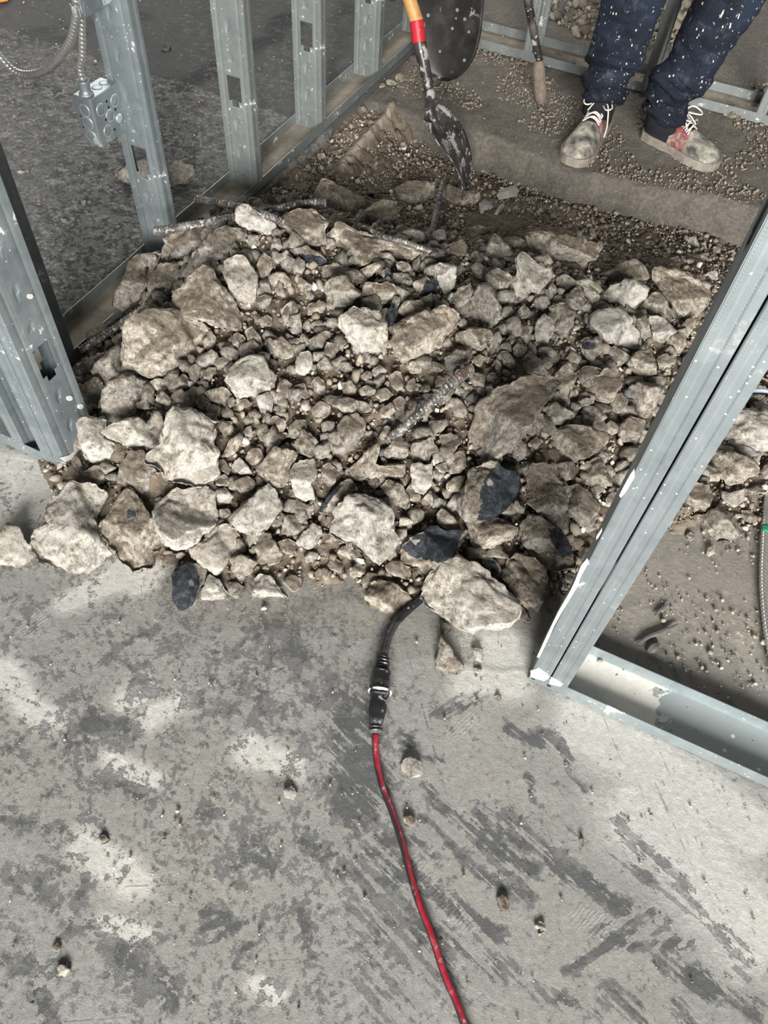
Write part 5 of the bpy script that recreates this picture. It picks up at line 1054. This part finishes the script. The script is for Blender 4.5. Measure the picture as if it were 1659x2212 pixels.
if len(RR) == len(me_o.data.vertices): fattr(me_o.data, 'side', np.clip((left - tw) * 7 + .5, 0, 1)); fattr(me_o.data, 'top', np.clip(dv_[:, 2] * .7 + dv_[:, 0] * .5, 0, 1))
tag(me_o, 'red cord with a black stripe running down the plastered floor', 'cord')
bp = [(811,1585,.014),(812,1560,.015),(820,1500,.016),(824,1455,.016),(829,1418,.016),(838,1380,.012),(856,1345,.009),(882,1318,.009),(908,1296,.011),(935,1275,.012)]
BP = spline([tuple(at(*q)) for q in bp], 200); by_ = proj(BP)[1]
k0 = int(np.argmin(np.abs(by_ - 1420))); P, s = resample(BP[k0 - 4:], .004); mb = MB(); mb.rings([list(map(tuple, r)) for r in tube(P, .0072, 14)]); o = mb.build('black_cable', RUB, None, True, off=P.mean(0)); o.location = tuple(P.mean(0)); tag(o, 'thick black cable curving from the plug under the great front boulder', 'cable')
WHITEDIRTY = simple('dusty_white_rim', (.5, .49, .46), .8, 0, .4, 70)
def plug(name, y0, y1, prof, label, ribs, ribname):
    i = np.nonzero((by_ <= y0) & (by_ >= y1))[0]; P, s = resample(BP[i], .0012); L = s[-1]; rad = np.interp(s / L, [p[0] for p in prof], [p[1] for p in prof])
    sq = np.interp(s / L, [p[0] for p in prof], [p[2] for p in prof])
    rs = tube(P, rad, 28, lambda k, th: (1 - sq[k]) + sq[k] / (np.abs(np.cos(th)) ** 5 + np.abs(np.sin(th)) ** 5) ** .2 + .018 * (np.cos(th * 14) > .3) * (1 if .25 < s[k] / L < .7 else 0))
    mb = MB(); mb.rings([list(map(tuple, r)) for r in rs]); c = P.mean(0); o = mb.build(name, RUB, None, True, off=c); o.location = tuple(c); tag(o, label, 'plug')
    for f0, f1, h in ribs:
        a, b = int(f0 * (len(P) - 1)), max(int(f1 * (len(P) - 1)), int(f0 * (len(P) - 1)) + 2); b = min(b, len(P) - 1); a = min(a, b - 2); rr = rad[a:b + 1] + h
        q = MB(); q.rings([list(map(tuple, r)) for r in tube(P[a:b + 1], rr, 20)]); q.build(ribname, WHITEDIRTY if h > .0025 else RUB, o, True, off=c)
    return o
plug('cord_connector', 1588, 1500, [(0, .0062, .0), (.06, .0105, .2), (.13, .0098, .3), (.2, .0088, .2), (.3, .0112, .4), (.6, .0150, .6), (.8, .0145, .7), (.93, .0135, .8), (1, .0165, .9)], 'black female connector on the end of the red cord', [(.02, .09, .0022), (.14, .17, .002)], 'rib')
plug('cord_plug', 1500, 1418, [(0, .0165, .9), (.06, .0185, .9), (.09, .0150, .8), (.25, .0150, .8), (.5, .0142, .8), (.58, .0152, .6), (.6, .0105, .2), (.9, .0088, 0), (1, .0080, 0)], 'black plug on the end of the thick black cable, pushed into the connector', [(.02, .05, .0030), (.55, .6, .001), (.68, .72, .0016), (.77, .81, .0016), (.86, .9, .0016), (.95, .99, .0016)], 'rib')

# ------------------------------------------------------------------ shovels and digging bar
WOOD = simple('ash_handle', (.52, .28, .10), .45, 0, .3, 25, .2, .001, .1); REDP = simple('red_paint', (.45, .02, .03), .45, 0, .15, 40, .2, .001, .25)
BLADE = simple('worn_shovel_steel', (.055, .048, .045), .38, .35, .5, 26, .5, .002, .75, (.55, .52, .5), .54, 24); BLACKS = simple('black_shovel_steel', (.022, .020, .020), .35, .3, .5, 18, .3, .002, .55, (.45, .45, .43), .62, 16)
sh = empty('shovel', tuple(at(1012, 408, -.07))); so_ = np.array(sh.location[:]); tag(sh, 'shovel with a wooden handle and red band, its curved blade dug into the dirt', 'shovel', 'shovels')
tip, sock, b1, b2, hd = np.array(at(1012, 408, -.055)), np.array(at(930, 245, .155)), np.array(at(906, 92, .30)), np.array(at(900, 45, .345)), np.array(at(885, 0, .39))
def blade(name, root, tp, side, width, curl, mat, parent, off, dish=.03, point=.25, fwd=None):
    ax = tp - root; L = np.linalg.norm(ax); ax /= L; side = np.array(side, float); side -= side.dot(ax) * ax; side /= np.linalg.norm(side); nn = np.cross(ax, side); V = []; nu, nv = 28, 22
    for i in range(nu):
        t = i / (nu - 1); hw = width / 2 * (min(1, .62 + t * 2.2) if t < .18 else 1) * (1 - max(0, (t - (1 - point)) / point) ** 2.2) ** .5 if t < 1 else width * .02
        hw = max(hw, width * .05)
        for j in range(nv):
            u = (j / (nv - 1)) * 2 - 1; d = -dish * (1 - u * u) * (.8 - .5 * t) + curl * math.sin(t * math.pi) ; st = .012 * max(0, 1 - t * 14) * abs(u)
            V.append(root + ax * L * t + side * hw * u + nn * (d + st))
    Q = [(i * nv + j, i * nv + j + 1, (i + 1) * nv + j + 1, (i + 1) * nv + j) for i in range(nu - 1) for j in range(nv - 1)]
    o = link(name, mesh_np(name, np.array(V) - off, faces=Q, smooth=True), mat, parent); m_ = o.modifiers.new('t', 'SOLIDIFY'); m_.thickness = .0025; return o
vd_ = tip - CAM; vd_ /= np.linalg.norm(vd_)
blade('blade', sock, tip, vd_ * .9 + (R @ np.array([1.0, 0, 0])) * .33, .20, .03, BLADE, sh, so_, .035, .10)
def rod(name, pts, rads, mat, parent, off, seg=16, n=30):
    P = spline(pts, n); r = np.interp(np.linspace(0, 1, n), np.linspace(0, 1, len(rads)), rads); mb = MB(); mb.rings([list(map(tuple, q)) for q in tube(P, r, seg)]); return mb.build(name, mat, parent, True, off=off)
rod('socket', [sock + (tip - sock) * .22, sock, at(928, 200, .195), at(918, 150, .243), b1, b2 + (b1 - b2) * .25], [.006, .0135, .0150, .0165, .0190, .0195], BLADE, sh, so_)
rod('red_band', [b1, (b1 + b2) / 2, b2], [.0197, .0200, .0200], REDP, sh, so_); dirh = hd - b2
dirh = dirh / np.linalg.norm(dirh); rod('handle', [b2 - dirh * .02, hd, hd + dirh * .5 , hd + dirh * .95], [.0188, .0185, .018, .0175], WOOD, sh, so_)
s2b = np.array(at(960, 176, .003)); s2t = np.array(onax(975, -70, 1, s2b[1] + .04)); sp = empty('shovel', tuple(s2b)); so2 = s2b
tag(sp, 'shovel with a broad black rounded blade flecked with white, standing behind the wooden one', 'shovel', 'shovels')
blade('blade', s2t, s2b, (1, .15, 0), .222, -.01, BLACKS, sp, so2, .02, .55)
rod('socket', [s2t + (s2b - s2t) * .15, s2t, s2t + np.array([0, .01, .12]), s2t + np.array([0, .03, .3])], [.008, .014, .018, .02], BLACKS, sp, so2); rod('handle', [s2t + np.array([0, .03, .28]), s2t + np.array([0, .06, .6]), s2t + np.array([0, .1, 1.0])], [.018, .018, .0175], WOOD, sp, so2)
dbm = simple('caked_bar_steel', (.03, .027, .025), .5, .3, .4, 25, .6, .003, .9, (.5, .46, .42), .56, 30); MUDT = simple('mud_caked_tip', (.19, .15, .12), .9, 0, .3, 60, .8, .004)
pb = np.array(at(1169, 222, 0.0)); pm_ = np.array(onax(1160, 105, 1, pb[1] - .02)); pt = np.array(onax(1140, 0, 1, pb[1] - .04)); du_ = (pt - pm_); du_ /= np.linalg.norm(du_)
db = empty('digging_bar', tuple(pb)); tag(db, 'dark compound-splashed digging bar standing upright left of the worker', 'digging bar')
rod('bar', [pm_ - du_ * .04, pm_, pt, pt + du_ * .9], [.0125, .0128, .0128, .0128], dbm, db, pb); rod('tip', [pb, pb + (pm_ - pb) * .15, pb + (pm_ - pb) * .6, pm_ - du_ * .035], [.012, .021, .021, .014], MUDT, db, pb)

# ------------------------------------------------------------------ scraps
FILM = simple('torn_plastic_film', (.42, .38, .36), .4, 0, .2, 30, .3, .002); 
def scrap(pts, label, z=.02, mat=FILM, name='plastic_scrap', cat='scrap'):
    P = []; r = np.random.default_rng(len(pts) + int(pts[0][0]))
    for x, y in pts: g_ = float(hit(x, y)[0]); P.append(CAM + ray(x, y) * (g_ - .012 - r.uniform(0, z)))
    P = np.array(P); c = P.mean(0); mb = MB(); n = len(P); mb.add(list(P) + [c + np.array([0, 0, z * .5])], [(i, (i + 1) % n, n) for i in range(n)]); o = mb.build(name, mat, None, False, off=c); o.location = tuple(c)
    s_ = o.modifiers.new('t', 'SOLIDIFY'); s_.thickness = .0006; return tag(o, label, cat, 'torn plastic scraps')
scrap([(1112,352),(1124,343),(1134,348),(1131,372),(1118,376),(1110,364)], 'pale torn plastic scrap near the concrete ledge below the digging bar')
scrap([(1082,408),(1112,400),(1121,410),(1117,424),(1098,428),(1078,432),(1072,422)], 'crumpled plastic strip on the dirt above the folded one')
scrap([(1062,470),(1078,445),(1088,438),(1090,446),(1078,462),(1068,482)], 'narrow folded plastic strip on the dirt')
scrap([(1034,438),(1048,430),(1066,446),(1060,454),(1046,456),(1042,470),(1036,456)], 'greyish plastic scrap just right of the shovel tip')
BARK = simple('dark_splinter', (.10, .095, .09), .8, 0, .4, 50, .6, .003)
def stick(pts, rad, label, name='wood_splinter'):
    P = spline([tuple(at(x, y, .004)) for x, y in pts], 16); r = rad * np.sin(np.linspace(.35, 2.9, 16)); mb = MB(); mb.rings([list(map(tuple, q)) for q in tube(P, r, 6)]); c = P.mean(0); o = mb.build(name, BARK, None, False, off=c); o.location = tuple(c); tag(o, label, 'splinter', 'dark splinters on the dusty floor')
stick([(1376,1392),(1400,1376),(1436,1362),(1465,1348)], .0045, 'long dark splinter on the dusty floor right of the double stud')
stick([(1398,1408),(1410,1400),(1424,1390)], .009, 'short flat dark fragment below the long splinter')
stick([(1414,1330),(1428,1316),(1446,1303)], .0035, 'thin dark splinter above the long one')
OR = simple('orange_plastic', (.8, .28, .06), .4); p0 = at(-12, -8, .02)
mb = MB(); q = [at(x, y, .004) for x, y in [(-40, -30), (30, -30), (19, 3), (-40, 14)]]; mb.rings([[tuple(a) for a in q], [tuple(a + np.array([0, 0, .03])) for a in q]]); o = mb.build('orange_tool_case', OR, None, False, off=p0, bevel=.004); o.location = tuple(p0); tag(o, 'corner of an orange plastic case on the dark floor at the top left', 'case')

# ------------------------------------------------------------------ worker
def mat_jeans():
    t = NT('splashed_denim'); co = t.co(); n = t.noise(co, 9, 5, .6); w = t.noise(t.scale(co, (500, 500, 120)), 1.0, 3)
    b = t.mix(t.mp(n, .35, .68), (.006, .007, .011), (.018, .024, .042)); b = t.mix(t.attr('lit_side'), b, (.035, .052, .085)); b = t.mix(t.mp(w, .5, .8, 0, .3), b, (.06, .075, .1))
    v = t.n('ShaderNodeTexVoronoi', Vector=t.scale(co, (1, 1, .6)), Scale=110.0); vc = t.n('ShaderNodeSeparateColor', Color=v.outputs['Color']).outputs[0]; k = t.ma('MULTIPLY', t.mp(v.outputs['Distance'], .26, .2), t.mp(vc, .86, .88))
    k2 = t.mp(t.noise(co, 60, 7, .74), .63, .65); n3 = t.noise(t.scale(co, (40, 40, 16)), 1.0, 5, .65); k3 = t.mp(n3, .66, .69)
    b = t.mix(t.ma('MAXIMUM', k, t.ma('MAXIMUM', t.ma('MULTIPLY', k2, .8), k3)), b, (.6, .58, .5)); b = t.mix(t.mp(t.noise(co, 18, 5, .7), .56, .8, 0, .25), b, (.32, .33, .33))
    return t.out(b, .85, 0, t.bump(w, .15, .001), .2)
JEANS = mat_jeans(); SKIN = simple('skin', (.35, .2, .13), .5); SHIRT = simple('grey_work_shirt', (.1, .1, .11), .9)
aL, aR = np.array(at(1296, 222, .10)), np.array(at(1432, 255, .10))
def up(px, z, ref): # point at height z on the sight line column near ref
    return at(px[0], px[1], z)
kL = np.array([aL[0] + .02, aL[1] + .00, .47]); kR = np.array([aR[0] + .065, aR[1] + .03, .47]); hip = (kL + kR) / 2; hip = np.array([hip[0] + .02, hip[1] + .06, .92]); hL = hip + [-.09, 0, -.04]; hR = hip + [.09, 0, -.04]
person = empty('person', ((aL[0] + aR[0]) / 2, (aL[1] + aR[1]) / 2, 0)); tag(person, 'person standing behind the pile in paint-splashed dark jeans and grimy lace-up shoes', 'person')
pof = np.array(person.location[:])
def skin_mesh(V, E, Rr, sub=2):
    me = bpy.data.meshes.new('tmp'); me.from_pydata([tuple(v) for v in V], E, []); o = bpy.data.objects.new('tmp', me); COL.objects.link(o)
    sk = o.modifiers.new('s', 'SKIN'); sk.use_smooth_shade = True; lay = me.skin_vertices[0].data if me.skin_vertices else None
    if lay is None:
        bpy.context.view_layer.objects.active = o; me.skin_vertices.new() if hasattr(me.skin_vertices, 'new') else None; lay = me.skin_vertices[0].data
    for i, r in enumerate(Rr): lay[i].radius = r if isinstance(r, tuple) else (r, r)
    lay[0].use_root = True; ss = o.modifiers.new('u', 'SUBSURF'); ss.levels = sub; ss.render_levels = sub
    dg = bpy.context.evaluated_depsgraph_get(); dg.update(); ev = o.evaluated_get(dg); m2 = bpy.data.meshes.new_from_object(ev)
    bpy.data.objects.remove(o); return m2
ch, nk, hd_ = hip + [0, -.04, .42], hip + [.0, -.10, .55], hip + [0, -.14, .68]
shL, shR = ch + [-.19, 0, .05], ch + [.19, 0, .05]; elL, elR = shL + [-.08, -.06, -.28], shR + [.08, -.06, -.28]; haL, haR = elL + [.02, -.20, -.12], elR + [-.02, -.20, -.12]
Vb = [hip, (hip + ch) / 2, ch, nk, hd_ + [0, 0, -.04], hd_ + [0, 0, .10], shL, elL, haL, shR, elR, haR, hL, kL, aL + [0, 0, .0], aL + [0, 0, -.05], hR, kR, aR, aR + [0, 0, -.05]]
Eb = [(0, 1), (1, 2), (2, 3), (3, 4), (4, 5), (2, 6), (6, 7), (7, 8), (2, 9), (9, 10), (10, 11), (0, 12), (12, 13), (13, 14), (14, 15), (0, 16), (16, 17), (17, 18), (18, 19)]
for base, sg in ((8, -1), (11, 1)):
    h0 = Vb[base]
    for k in range(5):
        a = len(Vb); f1 = h0 + np.array([sg * (.035 - .02 * k) * -1, -.06 - (.01 if k else -.02), -.01]); f2 = f1 + np.array([-sg * .004, -.03 + (.01 if k in (0, 4) else 0), -.022]); Vb += [f1, f2]; Eb += [(base, a), (a, a + 1)]
Rb = [.13, .125, .15, .06, .075, .085, .07, .045, .03, .07, .045, .03, .085, .055, .034, .03, .085, .055, .034, .03] + [.010, .0085] * 10
bmsh = skin_mesh([v - pof for v in Vb], Eb, Rb, 2); bmsh.name = 'body'; link('body', bmsh, SKIN, person)
# shirt over the trunk
Vs_ = [hip + [0, 0, .02], (hip + ch) / 2, ch, nk + [0, 0, -.03], shL, elL, haL + [0, .06, .03], shR, elR, haR + [0, .06, .03]]; smh = skin_mesh([v - pof for v in Vs_], [(0, 1), (1, 2), (2, 3), (2, 4), (4, 5), (5, 6), (2, 7), (7, 8), (8, 9)], [.155, .15, .175, .075, .085, .06, .042, .085, .06, .042], 2); link('shirt', smh, SHIRT, person)
# trousers: one mesh, two lofted legs joined at the hips, folds pressed into the cloth
mbj = MB(); lit_side = []
def leg(a, k, h, lean, sd, cuff):
    cen = [a + np.array(cuff), a + [0, 0, .05], a + [0, 0, .11], (a * 2 + k) / 3, (a + k * 2) / 3, k, (k * 2 + h) / 3, (k + h * 2) / 3, h]
    rr = [.057, .062, .070, .072, .080, .086, .092, .10, .115]; C = spline(cen, 190); r_ = np.interp(np.linspace(0, 1, 190), np.linspace(0, 1, 9), rr); TT, NN, BB = frames(C); n = 72; th = np.linspace(0, 2 * np.pi, n, endpoint=False); rings = []
    for i in range(190):
        p = C[i]; ring = p + np.cos(th)[:, None] * r_[i] * NN[i] + np.sin(th)[:, None] * r_[i] * BB[i] * .92; z = p[2]
        q = ring * 1.0; lowk = max(0, 1 - (z - .06) / .22); f = np.abs(fbm(np.stack([q[:, 0] * 9, q[:, 1] * 9, q[:, 2] * 26 + np.sin(th * 1 + sd) * .9], 1), 3, sd)) * 2
        d = (.5 - f) * .024 * (.35 + lowk) + fbm(q * 7, 2, sd + 4) * .014 + .016 * lowk * math.sin(z * 120 + sd) * (np.cos(th * 1 + sd) * .6 + .4)
        dirn = (ring - p); dirn /= np.linalg.norm(dirn, axis=1)[:, None]; rings.append(ring + dirn * d[:, None])
        lit_side.extend(np.clip((dirn[:, 0] * .9 - dirn[:, 1] * .1 - .35) * 1.2, 0, 1) * np.clip((z - .16) / .2, 0, 1) * (.5 + .5 * fbm(q * 12, 2, 8)))  # light from the right painted as paler blue on that side of the legs
    inner = [p0 + (C[0] - p0) * .12 + [0, 0, .012] for p0 in rings[0]]; inn2 = [p0 + (C[0] - p0) * .12 + [0, 0, .06] for p0 in rings[0]]
    lit_side.extend([0] * n * 2); mbj.rings([list(map(tuple, r)) for r in rings] + [], True, False)
    b = len(mbj.v); mbj.add([tuple(p) for p in inner] + [tuple(p) for p in inn2], [(j, (j + 1) % n, n + (j + 1) % n, n + j) for j in range(n)]); r0 = b - n * 190
    mbj.f += [(r0 + j, b + j, b + (j + 1) % n, r0 + (j + 1) % n) for j in range(n)]
    return r0 + 189 * n
leg(aL, kL, hL, 0, 3, (.0, .015, .035)); leg(aR, kR, hR, 0, 11, (-.01, .01, .002))
hipr = []
for z, rx, ry in ((-.05, .2, .13), (.03, .19, .13), (.12, .17, .125)): hipr.append([(hip[0] + rx * math.cos(a), hip[1] + ry * math.sin(a), hip[2] + z) for a in np.linspace(0, 2 * math.pi, 40, endpoint=False)])
mbj.rings(hipr, True, True); lit_side.extend([0] * 120)
jo = mbj.build('jeans', JEANS, person, True, off=pof)
if len(lit_side) == len(jo.data.vertices): fattr(jo.data, 'lit_side', lit_side)
# shoes
SOCK = simple('dark_sock', (.015, .016, .02), .95)
for a_, h_ in ((aL, 0), (aR, 0)):
    q = MB(); q.rings([list(map(tuple, r)) for r in tube(np.array([a_ + [0, 0, -.03], a_ + [0, .0, .03], a_ + [0, 0, .10]]), [.050, .050, .052], 20)]); q.build('sock', SOCK, person, True, off=pof)
def mat_shoe():
    t = NT('grimy_shoe_mesh'); co = t.co(); n = t.noise(co, 25, 6, .65); w = t.vor(co, 330)
    b = t.mix(t.mp(n, .36, .6), (.07, .068, .066), (.40, .37, .31)); b = t.mix(t.mp(n, .58, .72), b, (.66, .62, .55)); b = t.mix(t.attr('dark'), b, (.018, .02, .026)); b = t.mix(t.ma('MULTIPLY', t.attr('red'), t.mp(n, .6, .45, .35, 1)), b, (.22, .04, .045))
    return t.out(b, .85, 0, t.bump(t.ma('ADD', w, n), .4, .0015), .2)
SHOE = mat_shoe(); SOLE = simple('dusty_sole', (.24, .21, .175), .85, 0, .3, 40, .5, .002, .4, (.55, .52, .46)); LACE = simple('cream_laces', (.66, .6, .54), .8, 0, .15, 90)
def shoe(heel, toe, label, seed, red=1.0):
    heel = np.array([heel[0], heel[1], 0.0]); toe = np.array([toe[0], toe[1], 0.0]); ax = toe - heel; L = np.linalg.norm(ax); ax /= L; sd = np.array([-ax[1], ax[0], 0])
    e = empty('shoe', (0, 0, 0)); e.parent = person; e['label'] = label; 
    z0 = .004; hw = [(0, .020), (.03, .031), (.12, .037), (.3, .037), (.5, .041), (.68, .050), (.82, .050), (.92, .042), (.975, .028), (1, .012)]
    top = [(0, .075), (.05, .088), (.16, .092), (.30, .100), (.42, .092), (.55, .075), (.70, .060), (.82, .054), (.92, .046), (.975, .036), (1, .026)]
    ts = np.linspace(0, 1, 60); rs = []; n = 40; red_ = []; dk = []
    for t in ts:
        w = np.interp(t, *zip(*hw)); h_ = np.interp(t, *zip(*top)); ring = []
        for a in np.linspace(0, 2 * np.pi, n, endpoint=False):
            c_, s_ = math.cos(a), math.sin(a); u = w * math.copysign(abs(c_) ** .75, c_) * (1 - .42 * max(0, s_) ** 1.5 * (t < .5) - .18 * max(0, s_) * (t >= .5)); zz = .02 + (h_ - .02) * max(0, s_) ** .85 if s_ > 0 else .02 + s_ * .008
            p = heel + ax * L * t + sd * u + np.array([0, 0, z0 + zz]); ring.append(p); red_.append(red * (.36 < t < .60) * (abs(c_) > .45)); dk.append(float(t < .36 or (s_ > .75 and t < .56)))
        rs.append(ring)
    R0 = np.array(rs); o_ = fbm(R0.reshape(-1, 3) * 22, 3, seed).reshape(60, n)
    cen = R0.mean(1)[:, None]; dd = R0 - cen; dd /= np.linalg.norm(dd, axis=2)[..., None] + 1e-9; R0 = R0 + dd * (o_ * .004)[..., None]
    mb = MB(); mb.rings([[tuple(p - pof) for p in r] for r in R0]); u_ = mb.build('upper', SHOE, e, True)
    if len(u_.data.vertices) == len(red_): fattr(u_.data, 'red', red_); fattr(u_.data, 'dark', dk)
    so3 = MB(); outl = [];
    for t in ts: w = np.interp(t, *zip(*hw)) + .004; outl.append((t, w))
    ring = [heel + ax * L * (t * 1.02 - .01) + sd * w for t, w in outl] + [heel + ax * L * (t * 1.02 - .01) - sd * w for t, w in reversed(outl)]; so3.rings([[tuple(p - pof + np.array([0, 0, z])) for p in ring] for z in (.0, .006, .022, .026)]); so3.build('sole', SOLE, e, False)
    def P_(t, u): w = np.interp(t, *zip(*hw)); h_ = np.interp(t, *zip(*top)); return heel + ax * L * t + sd * w * u + np.array([0, 0, h_ + .007 - .028 * abs(u) ** 1.6 * .8])
    def lace(pts, r=.0024):
        C = spline(pts, 26); q = MB(); q.rings([[tuple(p - pof) for p in rr] for rr in tube(C, r, 7)]); q.build('lace', LACE, e, True)
    for k, t in enumerate((.38, .43, .48, .53)): lace([P_(t, -.62), P_(t + .012, -.2) + [0, 0, .003], P_(t + .02, .2) + [0, 0, .003], P_(t + .03, .62)]); lace([P_(t + .03, -.62), P_(t + .012, 0) + [0, 0, .006], P_(t, .62)])
    c = P_(.37, 0) + [0, 0, .01]
    for sg in (-1, 1): lace([c, c + sd * sg * .025 + ax * .01 + [0, 0, .014], c + sd * sg * .045 + ax * .03 + [0, 0, .004], c + sd * sg * .03 + ax * .045, c + [0, 0, .002]]); 
    lace([c, c + sd * .03 + ax * .03 + [0, 0, .006], c + sd * .05 + ax * .06 + [0, 0, -.035], c + sd * .055 + ax * .085 + [0, 0, -.06]] if seed == 1 else [c, c - sd * .03 + ax * .02 + [0, 0, .006], c - sd * .045 + ax * .05 + [0, 0, -.02]]); lace([c, c + ax * .03 + sd * -.012 + [0, 0, .004], c + ax * .06 + sd * -.02 + [0, 0, -.008]])
    kn = MB(); kn.rings([[tuple(c - pof + np.array([x, .006 * math.cos(a) * q, .006 * math.sin(a) * q])) for a in np.linspace(0, 6.28, 8, endpoint=False)] for x, q in ((-.006, .4), (0, 1), (.006, .4))]); kn.build('knot', LACE, e, True)
    return e
hl, tl = at(1300, 262, 0), at(1232, 358, .0); shoe(hl, tl, 'grimy pinkish shoe with untied lace tail, on the left', 1, .8)
hr, tr_ = at(1393, 292, 0), at(1545, 366, 0); shoe(hr, tr_, 'grimy shoe with a dark red panel pointing right', 2, 1.0)
